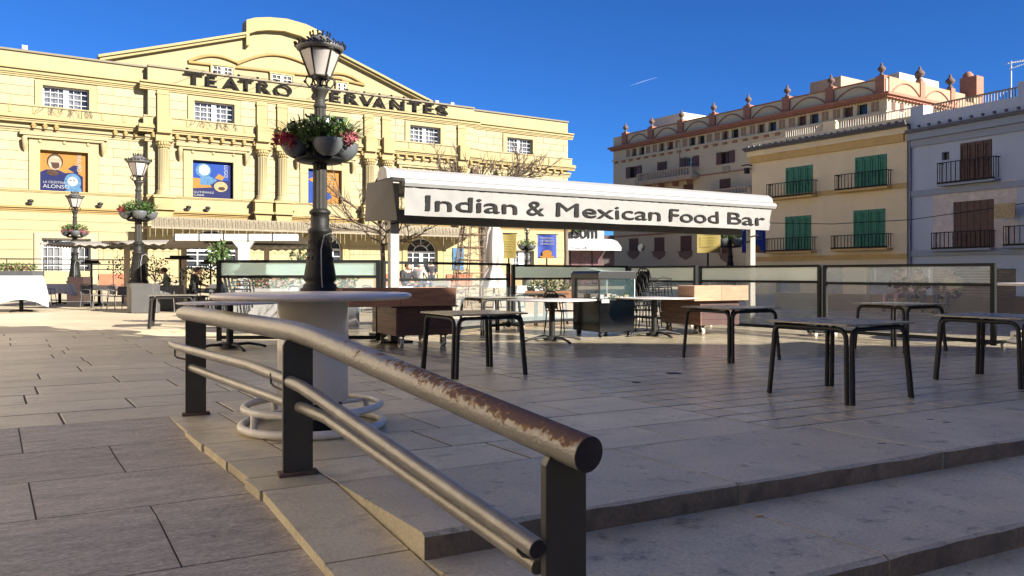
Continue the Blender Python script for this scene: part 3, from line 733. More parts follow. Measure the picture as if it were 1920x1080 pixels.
# ------------------------------------------------------------ apartment block with brick trim
def facade(fr, name, label, cat): return thing(name, label, cat, (fr.o[0], fr.o[1], 0), fr.rz)
BF = Fr(12.8, 100, .551, -.835)
bb = facade(BF, 'apartment_building', 'tall beige apartment block with brick red cornice, arched parapet and urn finials', 'building')
bx0 = BF.S(1150); bx1 = BF.S(1662)
bz = lambda v: BF.Z(1152, v)
ZS, ZCN, ZPP = 15.45, 17.0, 18.35
piers = [BF.S(u) for u in (1172, 1221, 1277, 1337, 1402, 1475, 1557)]+[bx1-.5]
holes = []; loggia = []
for a, b_ in zip(piers, piers[1:]):
    wd = b_-a
    for f0, f1 in ((.26, .46), (.54, .74)): loggia.append((a+wd*f0, a+wd*f1, ZS+.12, ZCN-.5))
rw = [BF.rect(u0, u1, a, b_) for (u0, u1, a, b_) in ((1176,1202,312,333),(1232,1251,303,322),(1278,1309,294,314),(1346,1376,284,307),(1281,1300,345,362),(1349,1370,335,356),(1236,1252,354,370),(1179,1197,447,472),(1226,1246,445,472),(1275,1297,442,472),(1352,1372,446,476))]
mb = MB(); wall_grid(mb, bx0, bx1, 0, ZPP, loggia+rw, 0, .4)
mb.quad((bx1,0,0),(bx1,16,0),(bx1,16,ZPP),(bx1,0,ZPP)); mb.quad((bx0,0,0),(bx0,0,ZPP),(bx0,16,ZPP),(bx0,16,0)); mb.quad((bx0,0,ZPP),(bx1,0,ZPP),(bx1,16,ZPP),(bx0,16,ZPP)); mb.quad((bx0,16,0),(bx0,16,ZPP),(bx1,16,ZPP),(bx1,16,0))
mb.quad((bx0,.9,0),(bx1,.9,0),(bx1,.9,ZPP),(bx0,.9,ZPP)); mb.build('wall', BUFF, bb)
DI = mat('dark_interior', (.02,.02,.022), .9)
WINM = mat('reddish_window_wood', (.09,.035,.02), .6, .3)
rr = random.Random(4)
for i, (a, b_, c, d) in enumerate(loggia):
    m = MB(); m.quad((a-.1,.42,c),(b_+.1,.42,c),(b_+.1,.42,d),(a-.1,.42,d)); t = (b_-a)*.12
    o = m.build('loggia_window', rr.choice([DI, WINM, DGL, WINM]), bb)
    if i % 2 == 0: MB().box(b_-t*2.2, b_, .06, .12, c, d).build('shutter', rr.choice([WINM, mat('grey_beige_shutter', (.22,.17,.11), .7)]), o)
for a, b_ in zip(piers, piers[1:]):
    wd = b_-a
    for f in (.06, .14, .82, .90): MB().box(a+wd*f, a+wd*(f+.055), -.05, -.002, ZS+.2, ZCN-.55).build('flush_panel', mat('panel_brown', (.24,.15,.09), .8, .15), bb)
    m = MB(); n = 12; zz = ZCN+.12
    m.tube([(a+.5+(wd-.9)*i/n, -.06, zz+(ZPP-zz-.25)*math.sin(math.pi*i/n)**.8) for i in range(n+1)], .06, 5); m.build('parapet_arch', BRKT, bb)
    m = MB(); m.box(a+.4, b_-.3, -.1, .3, ZPP, ZPP+.12); m.build('parapet_coping', BRKT, bb)
m = MB(); m.box(bx0-.5, bx1+.55, -.55, -.002, ZCN-.12, ZCN+.1); m.box(bx0-.3, bx1+.3, -.32, -.003, ZCN-.32, ZCN-.12); m.build('cornice', BRKT, bb)
m = MB(); x = bx0
while x < bx1: m.box(x, x+.14, -.42, -.05, ZCN-.42, ZCN-.325); x += .32
m.build('dentils', BRKT, bb, kind='stuff')
MB().box(bx0-.1, bx1+.1, -.18, -.002, ZS-.15, ZS+.05).build('string_course', BUFF, bb)
x = bx0+.3
while x < bx1:
    MB().box(x, x+.55, -.14, -.002, ZS-.42, ZS-.2).build('corbel', BRKT, bb); x += 1.35
MB().box(bx0, bx1, -.12, -.002, BF.Z(1230,439)-.08, BF.Z(1230,439)+.08).build('floor_band', BRKT, bb)
MB().box(BF.S(1285), BF.S(1411), -.12, -.002, BF.Z(1340,326)-.05, BF.Z(1340,326)+.05).build('floor_band', BRKT, bb)
urn = MB(); urn.lathe([(.25,0),(.28,.15),(.12,.3),(.15,.4),(.42,.62),(.42,.8),(.25,1.0),(.1,1.12),(.16,1.2),(.02,1.42)], n=10)
UR = urn.mesh('urn', mat('dark_urn', (.10,.06,.045), .8))
for x in piers:
    m = MB(); m.box(x-.42, x+.42, -.2, .45, ZCN+.1, ZPP+.3); p = m.build('parapet_pier', BRKT, bb); link('urn', UR, p, (x, .1, ZPP+.3), 0, (.8,.8,.85))
for i, (a, b_, c, d) in enumerate(rw):
    big = i in (2, 3, 0)
    fm = WHT if i in (2, 3) else WINM
    if i in (2, 3, 0):
        window(bb, a+(b_-a)*.2, b_-(b_-a)*.2, c, d, .2, 4, 2, fm=WINM if i != 2 else WHT, mid=.14, curtain=False, fw=.08)
        for (p, q) in ((a-.15, a+(b_-a)*.26), (b_-(b_-a)*.26, b_+.15)):
            m = MB(); m.box(p, q, -.1, -.03, c, d)
            k = c+.15
            while k < d-.1: m.box(p+.08, q-.08, -.12, -.10, k, k+.07); k += .16
            m.build('shutter', WINM, bb)
    else:
        m = MB(); m.box(a, b_, .1, .16, c, d); n = 6
        for k in range(n): m.box(a+(b_-a)*(k+.2)/n, a+(b_-a)*(k+.8)/n, .06, .1, c+.12, d-.12)
        m.build('shutter', WINM, bb)
    if i >= 7: # ground row: arched sill aprons
        m = MB(); m.box(a-.15, b_+.15, -.25, -.002, c-.12, c+.05); m.prism([(a-.1,c-.12),(b_+.1,c-.12),(b_,c-.5),((a+b_)/2,c-.9),(a,c-.5)], -.12, -.003); m.build('window_sill', mat('brownish_sill', (.16,.10,.07), .8), bb)
BAL = MB(); BAL.lathe([(.09,0),(.09,.08),(.05,.14),(.10,.36),(.05,.62),(.09,.74),(.09,.8)], n=6); BALM = BAL.mesh('baluster', mat('beige_balustrade', (.34,.27,.19), .8))
def stone_balcony(u0, u1, vt, vb, fr, par, dep=1.0):
    a, b_ = fr.S(u0), fr.S(u1); um = (u0+u1)/2; z1 = fr.Z(um, vt); z0 = fr.Z(um, vb); zr = z0+.35
    m = MB(); m.box(a, b_, -dep, -.002, z0, zr); m.box(a+.1, b_-.1, -dep+.1, -.002, z0-.15, z0); o = m.build('balcony', mat('beige_balustrade', (.34,.27,.19), .8), par)
    m = MB(); m.box(a, b_, -dep, -dep+.25, z1-.12, z1); m.box(a, a+.3, -dep, -dep+.3, zr, z1); m.box(b_-.3, b_, -dep, -dep+.3, zr, z1); m.box(b_-.25,b_,-dep+.3,-.002,z1-.12,z1); m.box(a,a+.25,-dep+.3,-.002,z1-.12,z1); m.build('rail', BALM.materials[0], o)
    s_ = (z1-.12-zr)/.8; x = a+.45
    while x < b_-.4: link('baluster', BALM, o, (x, -dep+.12, zr), 0, (1.1, 1.1, s_)); x += .42
    for k in range(4): MB().prism([(0,z0),(.25,z0),(.25,z0-.7),(0,z0-.3)], -dep+.2, -.1, TR((a+(b_-a)*(k+.5)/4, 0, 0))).build('bracket', BRKT, o)
stone_balcony(1207, 1311, 320, 340, BF, bb, 1.2); stone_balcony(1334, 1420, 354, 371, BF, bb, 1.2)
MB().box(BF.S(1274)-.07, BF.S(1274)+.07, -.14, -.002, 13, 16.2).build('drainpipe', BUFF, bb)
for u, v in ((1197,341),(1362,318)): MB().box(BF.S(u)-.5, BF.S(u)+.5, -.06, -.002, BF.Z(u,v)-.4, BF.Z(u,v)+.4).build('relief_panel', mat('relief_beige', (.31,.25,.18), .9, .3, 5), bb)
# lit return side of the block, parallel to the theatre front
L0 = Vector((BF.o[0]+BF.d[0]*bx1, BF.o[1]+BF.d[1]*bx1, 0))
M2 = Matrix.Rotation(R(90)+0, 4, 'Z'); M2 = TR((bx1, 0, 0)) @ Matrix.Rotation(R(90), 4, 'Z')   # local x = into depth, y = outward-negative
LITW = mat('pale_cream_side', (.33,.26,.18), .85, .06, .6)
def side(m): return m
m = MB(); m.box(0, 16, -.05, -.002, .0, ZCN-.35, M2); m.build('side_wall', LITW, bb)
m = MB(); m.box(0, 16, -.55, -.002, ZCN-.12, ZCN+.1, M2); m.box(0, 16, -.32, -.05, ZCN-.32, ZCN-.12, M2); m.build('cornice', BRKT, bb)
m = MB(); m.box(.3, 16, -.1, .3, ZCN+.1, ZPP+.2, M2); m.build('side_parapet', mat('pinkish_parapet', (.30,.19,.12), .85, .08), bb)
for i in range(30): MB().box(.3+i*.52, .48+i*.52, -.48, -.06, ZCN-.42, ZCN-.325, M2).build('dentil', BRKT, bb)
for i in range(8): MB().box(.7+i*1.3+(i//2)*.7, 1.25+i*1.3+(i//2)*.7, -.09, -.051, ZS+.2, ZCN-.55, M2).build('shutter', WINM, bb)
for k in (0, 1, 2):
    a = .6+k*5.2; n = 12
    MB().tube([(a+4.6*i/n, -.14, ZCN+.12+1.1*math.sin(math.pi*i/n)**.8) for i in range(n+1)], .06, 5, M2).build('parapet_arch', BRKT, bb)
    m = MB(); m.box(a+4.5, a+5.2, -.2, .4, ZCN+.1, ZPP+.45, M2); p = m.build('parapet_pier', BRKT, bb); link('urn', UR, p, M2 @ Vector((a+4.85, .1, ZPP+.45)))
m = MB(); m.box(bx1-3.2, bx1-.3, 2.5, 9, ZPP, ZPP+.95); m.build('roof_room', WALLP, bb)
m = MB(); m.box(bx1-9.2, bx1-5.8, 2, 6, ZPP, ZPP+1.7); m.build('roof_room', mat('pinkish_roof_wall', (.34,.24,.16), .85), bb)
m = MB(); m.box(bx0+4, bx0+9, 3, 7, ZPP, ZPP+2.0); m.build('roof_room', WALLP, bb)
m = MB(); m.box(bx1+2-2.6, bx1+2-1, 13.3, 14.6, ZPP, ZPP+1.9); m.lathe([(.5,0),(.5,.3),(.2,.6)], (bx1-.1,13.9,ZPP+1.9), 8); m.build('chimney', BRKT, bb)
# roof tiles edge and horn loudspeaker
ls = thing('horn_loudspeaker', 'grey horn loudspeaker mounted on the beige apartment wall', 'loudspeaker', P(1193, 465, 84).to_tuple(), BF.rz)
MB().tube([(-.6,.3,0),(0,0,0),(.5,-.1,0),(1.0,-.2,0)], [.10,.14,.18,.42], 12).build('horn', CHA, ls); MB().box(-.65,-.5,0,1.5,-.05,.05).build('bracket', CHA, ls)
# ------------------------------------------------------------ cream house with green shutters
YF = Fr(16.9, 47, .551, -.835)
yb = facade(YF, 'cream_house', 'cream plaster house with four green shuttered balcony doors and ochre bands', 'building')
yx0, yx1 = YF.S(1410), YF.S(1707)
gw = [YF.rect(*t) for t in ((1473,1524,312,367),(1603,1663,292,355),(1472,1521,405,473),(1600,1660,393,468))]
gfl = [YF.rect(1455,1500,500,548), YF.rect(1530,1580,498,552), YF.rect(1625,1690,496,560)]
mb = MB(); wall_grid(mb, yx0, yx1, 0, 9.4, gw+gfl, 0, .25); mb.quad((yx0,0,0),(yx0,0,9.4),(yx0,14,9.4),(yx0,14,0)); mb.quad((yx0,.3,9.2),(yx1,.3,9.2),(yx1,14,9.2),(yx0,14,9.2)); mb.quad((yx1,0,0),(yx1,14,0),(yx1,14,9.4),(yx1,0,9.4)); mb.quad((yx0,.3,9.2),(yx0,.3,9.4),(yx1,.3,9.4),(yx1,.3,9.2)); mb.quad((yx0,0,9.4),(yx1,0,9.4),(yx1,.3,9.4),(yx0,.3,9.4))
mb.quad((yx0,.6,0),(yx1,.6,0),(yx1,.6,9.1),(yx0,.6,9.1)); mb.build('wall', CREAM, yb)
for r in gfl:
    MB().box(r[0], r[1], .22, .3, r[2], r[3]).build('shop_front', mat('pale_shop_front', (.34,.36,.33), .4, .3, 2), yb)
def green_door(r, par, mt=GRNS, n=4):
    a, b_, c, d = r; w_ = (b_-a)/n
    for k in range(n):
        m = MB(); x = a+w_*k; g = .02
        m.box(x+g, x+.09, -.03, .07, c, d); m.box(x+w_-.09, x+w_-g, -.03, .07, c, d)
        for z0, z1 in ((c, c+.12), (c+(d-c)*.27, c+(d-c)*.27+.1), (d-.14, d)): m.box(x+.09, x+w_-.09, -.028, .07, z0, z1)
        m.box(x+.09, x+w_-.09, .0, .07, c+.12, c+(d-c)*.27)
        z = c+(d-c)*.27+.12
        while z < d-.16: m.box(x+.09, x+w_-.09, .0, .05, z, z+.045); z += .085
        m.box(x+.09, x+w_-.09, .05, .07, c+.1, d-.1)
        m.build('shutter', mt, par)
def iron_balcony(fr, u0, u1, vt, vb, par, dep=.55, step=.2, slab=.12, mt=None, smt=None):
    a, b_ = fr.S(u0), fr.S(u1); um = (u0+u1)/2
    z1 = fr.Z(um, vt)*1.0; z0 = fr.Z(um, vb); mt = mt or BLK
    m = MB(); m.box(a, b_, -dep, -.002, z0, z0+slab); o = m.build('balcony', smt or mat('ochre_band', (.42,.27,.09)), par)
    m = MB(); m.box(a, b_, -dep-.02, -dep+.04, z0+slab+.001, z0+slab+.09); m.box(a, b_, -dep-.01, -dep+.03, z1-.04, z1); m.box(a, a+.04, -dep+.03, -.002, z1-.04, z1); m.box(b_-.04, b_, -dep+.03, -.002, z1-.04, z1)
    m.build('rail', mt, o)
    bar = MB().box(-.014, .014, -.014, .014, 0, z1-z0-slab-.1); bar.ico((0,0,(z1-z0)*.5), .03, (1,1,1.2), 5, 3); bm = bar.mesh('baluster', mt)
    n = int((b_-a-.04)/step)
    for k in range(n+1): link('baluster', bm, o, (a+.02+(b_-a-.04)*k/n, -dep+.01, z0+slab+.07))
    for k in (1, 2):
        for x in (a+.02, b_-.02): link('baluster', bm, o, (x, -dep+.01+k*.18, z0+slab+.07))
for r in gw: green_door(r, yb)
for t in ((1448,1534,342,373),(1576,1674,324,358),(1442,1532,446,475),(1569,1674,440,470)): iron_balcony(YF, *t, yb)
ez = 8.75
m = MB(); m.box(yx0-.3, yx1, -.42, -.002, ez+.1, ez+.25); m.tube([(yx0-.35, -.45, ez+.26), (yx1-.02, -.45, ez+.26)], .08, 6); m.build('gutter', mat('grey_gutter', (.10,.095,.09), .7), yb)
MB().box(yx0-.2, yx1, -.25, -.002, ez-.22, ez+.1).build('eaves', CREAM, yb)
MB().box(yx0-.1, yx1-.3, -.15, -.002, ez-.62, ez-.22).build('ochre_band', OCB, yb)
for u, v in ((1560,360),(1560,482)):
    z = YF.Z(u, v); MB().box(yx0, yx1-.02, -.1, -.002, z-.16, z+.1).build('ochre_band', OCB, yb)
x = yx0
while x < yx1: MB().box(x, x+.1, -.5, -.36, ez+.30, ez+.42).build('roof_tile_end', mat('grey_gutter', (.10,.095,.09)), yb); x += .42
for u0, u1 in ((1472, 1543), (1566, 1706)):
    a, b_ = YF.S(u0), YF.S(u1); m = MB(); m.box(a, b_, .05, .09, 9.8, 9.85)
    x = a
    while x < b_: m.box(x, x+.03, .05, .08, 9.4, 9.8); x += .15
    m.build('roof_fence', mat('pale_fence', (.42,.38,.32), .7), yb, kind='stuff')
MB().box(YF.S(1543), YF.S(1566), 0.003, .3, 9.4, 9.9).build('parapet_pier', CREAM, yb)
m = MB(); m.tube([(yx0-.4,-.5,8.0),(yx0-.1,-.3,8.05),(yx0,0,8.0)], .04, 5); m.box(yx0-.25, yx0-.05, -.45, -.15, 7.5, 7.85); m.build('wall_lamp', CHA, yb)
m = MB(); m.tube([P(1700,250,40), P(1707,480,41)], .01)
MB().tube([(yx1-.06, -.1, 0), (yx1-.06, -.1, 8.6)], .06, 6).build('drainpipe', mat('grey_gutter', (.10,.095,.09)), yb)
# ------------------------------------------------------------ blue house
BL = Fr(20.6, 41.4, .459, -.889)
bl = facade(BL, 'blue_house', 'blue grey plaster house with brown shutters and a pale painted door surround', 'building')
x1_ = 9.5
lw = [BL.rect(1800,1860,265,337), BL.rect(1788,1864,376,466)]
sw = BL.rect(1766,1780,285,300)
gs = [BL.rect(1748,1905,504,572)]
mb = MB(); wall_grid(mb, 0.02, x1_, 0, 9.35, lw+[sw]+gs, 0, .25); mb.quad((x1_,0,0),(x1_,14,0),(x1_,14,9.35),(x1_,0,9.35)); mb.quad((.02,0,0),(.02,0,9.35),(.02,14,9.35),(.02,14,0)); mb.quad((0.02,0,9.35),(x1_,0,9.35),(x1_,14,9.35),(0.02,14,9.35)); mb.quad((.05,.6,0),(x1_,.6,0),(x1_,.6,9.2),(.05,.6,9.2)); mb.build('wall', BLUE, bl)
MB().quad((sw[0],.2,sw[2]),(sw[1],.2,sw[2]),(sw[1],.2,sw[3]),(sw[0],.2,sw[3])).build('pane', DGL, bl)
green_door(lw[0], bl, BRNS, 4); a, b_, c, d = lw[1]
for k in range(6): MB().box(a+(b_-a)*k/6+.01, a+(b_-a)*(k+1)/6-.01, .04, .1, c, d).build('shutter_board', BRNS, bl)
a, b_, c, d = BL.rect(1750,1907,344,470)
m = MB(); h = lw[1]; wall_grid(m, a, b_, c, d, [h], -.012, .012); m.build('painted_surround', mat('pinkish_painted_surround', (.60,.52,.44), .9, .2, 2.5, dirt=(.46,.42,.37), dscale=4, dthr=(.45,.7)), bl)
for t in ((1769,1876,300,345),(1758,1868,434,470),(1893,1990,422,464)): iron_balcony(BL, *t, bl, .5, .22, .10, None, BLUED)
z = BL.Z(1710, 250)
MB().box(0.02, x1_, -.45, -.002, 8.45, 8.62).build('gutter', mat('grey_gutter', (.10,.095,.09)), bl); MB().box(.02, x1_, -.3, -.002, 8.1, 8.45).build('eaves', BLUED, bl); MB().box(.02, x1_, -.12, -.002, 7.75, 8.1).build('cornice', BLUED, bl)
for v in (362, 474): zz = BL.Z(1720, v); MB().box(.02, x1_, -.12, -.0025, zz-.18, zz+.12).build('floor_band', BLUED, bl)
x = .2
while x < x1_: MB().box(x, x+.1, -.5, -.36, 8.66, 8.78).build('roof_tile_end', mat('grey_gutter', (.10,.095,.09)), bl); x += .55
MB().box(.02, .75, -.003, .8, 9.0, 9.85).build('parapet_pier', BLUE, bl); MB().box(BL.S(1908), x1_, -.003, .6, 9.0, 10.0).build('parapet_pier', BLUE, bl)
m = MB(); x = 1.2
while x < x1_: m.box(x, x+.035, .1, .14, 9.35, 9.75); x += .14
m.box(1.2, x1_, .09, .15, 9.75, 9.82); m.build('roof_fence', mat('beige_fence', (.24,.19,.13), .8), bl, kind='stuff')
a, b_, c, d = gs[0]; m = MB(); z = c
while z < d-.05: m.box(a, b_, .1, .14, z, z+.10); z += .13
m.build('roller_shutter', mat('brown_roller_shutter', (.20,.16,.11), .7, .3, 6), bl, kind='stuff')
a, b_, c, d = BL.rect(1886,1925,383,410); MB().box(a, b_, -.9, -.82, c, d).build('hanging_sign', mat('straw_sign', (.40,.30,.15), .8, .4, 12), bl)
MB().tube([(0.06, -.1, 0), (0.06, -.1, 8.4)], .07, 6).build('drainpipe', mat('grey_blue_pipe', (.20,.21,.24), .6), bl)
an = thing('tv_antenna', 'thin white television antenna on the roof of the blue house', 'antenna', P(1896, 168, 38).to_tuple())
MB().tube([(0,0,-1.2),(0,0,1.35)], .03, 5).build('mast', mat('antenna_metal', (.5,.5,.5), .4), an)
m = MB()
m.tube([(-.15,0,1.25),(1.0,.2,1.45)], .02, 4)
for k in range(9): m.tube([(-.1+k*.13,-.25,1.26+k*.022),(-.1+k*.13,.25,1.26+k*.022)], .014, 4)
for k in range(5): m.tube([(.1+k*.1,-.3,1.05+k*.03),(.1+k*.1,.3,1.05+k*.03)], .014, 4)
m.build('antenna_array', mat('antenna_metal', (.5,.5,.5)), an)
an2 = dup(an, P(1482, 205, 80), .5, 'small television antenna behind the brick red parapet')
# overhead cable
cb = MB(); pts = [P(1440,418,44.8), P(1560,420,42), P(1707,412,39.5), P(1850,392,37), P(1960,375,35)]; cb.tube(pts, .018, 4); tag(cb.build('overhead_cable', BLK), 'thin cable strung across the cream and blue house fronts', 'cable')
# ------------------------------------------------------------ shop between the theatre and the block
SF = Fr(6.4, 84, .9, .2)
sh = facade(SF, 'corner_shop', 'low shop with white awning and dark letters between theatre and apartment block', 'shop')
a, b_ = SF.S(1040), SF.S(1155)
MB().box(a, b_, .5, 8, 0, 5.4).build('wall', mat('dark_shop_wall', (.03,.015,.015), .6, .4, 1.5), sh)
MB().box(a, SF.S(1133), .1, .5, SF.Z(1100,466), SF.Z(1100,423)).build('fascia', WHT, sh)
z0, z1 = SF.Z(1100,464), SF.Z(1100,448)
m = MB(); n = 24
for i in range(n):
    p, q = a+(b_-a)*i/n, a+(b_-a)*(i+1)/n
    m.quad((p,-1.6,z0-.35),(q,-1.6,z0-.35),(q,-1.6,z0+.05),(p,-1.6,z0+.05)); m.quad((p,-1.6,z0+.05),(q,-1.6,z0+.05),(q,.08,z1),(p,.08,z1))
m.build('awning', WHT, sh)
texted('asom', SF.S(1120)-SF.S(1066), 1.0, BLK, sh, TR((SF.S(1066), .02, SF.Z(1090,447))), .05, 'lettering', bold=.03)
texted('mundi', 1.8, .22, CHA, sh, TR((SF.S(1062), -1.63, z0-.2)), .01)
m = MB(); rr = random.Random(1)
for k in range(260): m.ico((SF.S(rr.uniform(1056,1090)), -.3+rr.uniform(-.3,.3), SF.Z(1070, rr.uniform(420,434))), rr.uniform(.06,.16), (1,1,.6), 5, 3)
m.build('hanging_plants', mat('dark_leaf', (.035,.06,.02)), sh, kind='stuff')
for u in (1083, 1100, 1124): MB().box(SF.S(u)-.6, SF.S(u)+.6, .42, .5, .3, 3.8).build('display_window', mat('dim_shop_window', (.09,.04,.04), .4, .5, 2), sh)
# ------------------------------------------------------------ unseen houses: right ones throw the terrace shade, left and rear added for light
oc = thing('shading_building', 'cream apartment block beyond the right edge beside the steps', 'building', (0,0,0))
OB = [(13.3,1.3), (18.3,-2.7), (32.5,-4.2), (42,-6.5), (44,-40), (24,-40), (20,-17), (17,-10), (14,-4.5)]
m = MB(); m.plate(OB, -1, 15.5); m.build('wall', CREAM, oc)
oc2 = thing('street_building', 'cream apartment block joining the blue house beyond the right edge', 'building', (0,0,0))
OB2 = [(25.4,33), (24.9,4.9), (40,4.9), (40,33)]
m = MB(); m.plate(OB2, -.4, 12); m.build('wall', CREAM, oc2)
def on_edge(p, q, n, z0s, par_=None):
    par_ = par_ or oc
    p = Vector((*p, 0)); q = Vector((*q, 0)); L_ = (q-p).length; d = (q-p)/L_; rz_ = math.atan2(d.y, d.x)
    for k in range(n):
        c = p+d*L_*(k+.5)/n
        for z0 in z0s:
            o = MB().box(-.7, .7, -.06, .06, 0, 2.1).build('window', BRNS, par_); o.location = (c.x, c.y, z0); o.rotation_euler.z = rz_
oc3 = thing('bounce_building', 'unseen cream block added at left to bounce warm light onto the terrace', 'building', (0,0,0))  # unseen wall put in to reflect warm sunlight into the shade
OB3 = [(-17.6,24), (-30,24), (-30,-22), (-17.6,-22)]
m = MB(); m.plate(OB3, -.4, 15); m.build('wall', mat('bounce_cream_plaster', (.82,.70,.54), .85, .06, .5), oc3)
oc4 = thing('skylight_blocker', 'unseen low cream block added behind the camera to darken the step risers', 'building', (0,0,0))  # unseen block put in to cut skylight on the step risers
m = MB(); m.plate([(13,-12), (12,-22), (-17,-24), (-17,-14)], -.4, 8.5); m.build('wall', CREAM, oc4)
on_edge((-17,-14), (13,-12), 8, (0, 3.4), oc4)
on_edge(OB[5], OB[6], 5, (0, 3.6, 7.0, 10.2)); on_edge(OB3[3], OB3[0], 13, (0, 3.6, 7.0, 10.2), oc3); on_edge(OB2[0], OB2[1], 7, (0, 3.2, 6.4), oc2); on_edge(OB[2], OB[1], 3, (0, 3.6, 7.0, 10.2))
# low wall on the right
LW = Fr(9.3, 28.3, .767, -.642)
lw_ = thing('low_stone_wall', 'long low brownish stone bench wall behind the screens at right', 'wall', (9.3, 28.3, 0), LW.rz)
for k in range(7): MB().box(k*1.6+.005, k*1.6+1.595, 0, .5, -.01, .55).build('stone_block', mat('brown_bench_stone', (.17,.135,.095), .75, .15, 2, bump=.15, rnd=.08), lw_)
# ------------------------------------------------------------ handrail
RAILM = mat('worn_grey_rail_paint', (.25,.23,.19), .36, .12, 5, bump=.1, metal=.3, dirt=(.34,.32,.27), dscale=6, dthr=(.45,.7))
def rust_rail():
    m = mat('rusty_rail_paint', (.27,.25,.205), .38, .1, 6, bump=.25, bscale=60, metal=.2)
    t = m.node_tree; N = t.nodes; L = t.links; b = N['Principled BSDF']
    geo = N.new('ShaderNodeNewGeometry'); sep = N.new('ShaderNodeSeparateXYZ'); L.new(geo.outputs['Normal'], sep.inputs[0])
    tc = N.new('ShaderNodeTexCoord'); sp2 = N.new('ShaderNodeSeparateXYZ'); L.new(tc.outputs['Object'], sp2.inputs[0])
    def mr(i, a, b_, c, d):
        r = N.new('ShaderNodeMapRange'); r.inputs[1].default_value = a; r.inputs[2].default_value = b_; r.inputs[3].default_value = c; r.inputs[4].default_value = d; L.new(i, r.inputs[0]); return r.outputs[0]
    def mm(op, a, b_):
        r = N.new('ShaderNodeMath'); r.operation = op
        for k, x in enumerate((a, b_)):
            if isinstance(x, (int, float)): r.inputs[k].default_value = x
            else: L.new(x, r.inputs[k])
        return r.outputs[0]
    up = mr(sep.outputs[2], -.2, .85, 0, 1); near = mr(sp2.outputs[1], 4.9, 2.9, 0, 1)
    n1 = N.new('ShaderNodeTexNoise'); n1.inputs['Scale'].default_value = 11; n1.inputs['Detail'].default_value = 10; n1.inputs['Roughness'].default_value = .75; L.new(tc.outputs['Object'], n1.inputs[0])
    n2 = N.new('ShaderNodeTexNoise'); n2.inputs['Scale'].default_value = 45; n2.inputs['Detail'].default_value = 5; L.new(tc.outputs['Object'], n2.inputs[0])
    mask = mm('ADD', mm('ADD', mm('MULTIPLY', up, near), mm('MULTIPLY', mm('SUBTRACT', n1.outputs[0], .5), 2.0)), mm('MULTIPLY', mm('SUBTRACT', n2.outputs[0], .5), 1.1))
    f = mr(mask, .50, .66, 0, 1); f2 = mr(mm('ADD', mask, mm('MULTIPLY', n2.outputs[0], .4)), .86, .98, 0, 1)
    old = b.inputs['Base Color'].links[0].from_socket
    x1 = N.new('ShaderNodeMix'); x1.data_type = 'RGBA'; L.new(f, x1.inputs[0]); L.new(old, x1.inputs[6]); x1.inputs[7].default_value = (.24,.12,.035,1)
    x2 = N.new('ShaderNodeMix'); x2.data_type = 'RGBA'; L.new(f2, x2.inputs[0]); L.new(x1.outputs[2], x2.inputs[6]); x2.inputs[7].default_value = (.115,.065,.05,1)
    L.new(x2.outputs[2], b.inputs['Base Color'])
    rr_ = mr(f, 0, 1, .36, .75); L.new(rr_, b.inputs['Roughness'])
    return m
RUST = rust_rail()
hr = thing('handrail', 'grey steel handrail with three flat posts and a rusty top rail beside the ramp', 'handrail', (0,0,0))
ang = math.atan2(DE.y, DE.x)-.06
posts = [(P(367,778,6.84), .165, 0, .86, .0), (P(558,890,4.80), .175, 0, .80, .0), (Vector((.185,2.87,-.25)), .163, -.25, .545, 0)]
POSTM = mat('dark_grey_post_paint', (.055,.049,.040), .42, .12, 6, bump=.1, dirt=(.06,.053,.043), dscale=5)
for i, (p, w_, z0, z1, _) in enumerate(posts):
    M = TR((p.x, p.y, 0)) @ Matrix.Rotation(ang, 4, 'Z')
    m = MB(); m.prism([(-w_/2, z0), (w_/2, z0), (w_/2, z1-.01), (w_/2-.02, z1+.01), (-w_/2+.015, z1+.01), (-w_/2, z1-.02)], -.022, .022, M); o = m.build('post', POSTM, hr, bevel=.003)
    m = MB(); m.box(-w_/2-.025, w_/2+.03, -.045, .05, z0-.005, z0+.022, M)
    m.build('base_plate', mat('rusty_base_plate', (.12,.075,.05), .8, .4, 9), o, bevel=.003)
top = [(-2.90,7.03,.862),(-2.84,6.95,.866),(-2.6,6.62,.868),(-1.42,4.97,.86),(-1.26,4.76,.853),(-1.12,4.58,.836),(-.98,4.39,.81),(.262,2.745,.583)]
rr_ = [.05,.062,.064]+[.064]*5
o = MB().tube(top, rr_, 28).build('top_rail', RUST, hr)
e = Vector(top[-1]); d = (Vector(top[-1])-Vector(top[-2])).normalized()
m = MB(); m.tube([e+d*.0005, e+d*.004], .0635, 28); m.build('end_cap', mat('dark_rusty_cap', (.035,.025,.025), .7, .4, 8), hr)
l1 = [P(320,645,6.98), P(331,650,6.9), P(470,687,5.45)+Vector((0,0,.005)), P(535,711,4.83), P(566,726,4.62), P(600,748,4.42), P(1008,1030,2.80)]
l1[0].z = .60
MB().tube(l1, [.022,.034]+[.037]*5, 18).build('lower_rail', RAILM, hr)
e = l1[-1]; d = (l1[-1]-l1[-2]).normalized(); MB().tube([e+d*.0005, e+d*.003], .0335, 18).build('end_cap', MC['dark_rusty_cap'], hr)
l2 = [P(356,688,6.86), P(540,756,4.98), P(570,766,4.72), P(612,784,4.47), P(1010,1062,2.90)]
MB().tube(l2, .033, 18).build('lower_rail', RAILM, hr)
def hook(p, q, dz):
    p = Vector(p); q = Vector(q); MB().tube([p, p-Vector((0,0,dz)), p-Vector((0,0,dz+.012))+(q-p)*.2, q-Vector((0,0,dz+.012))], .008, 8).build('bracket', POSTM, hr)
hook(P(328,655,6.88), P(352,660,6.86), .055); hook(P(508,700,4.96), P(536,712,4.86), .06); hook(P(972,1012,2.88), P(1014,1022,2.86), .04)
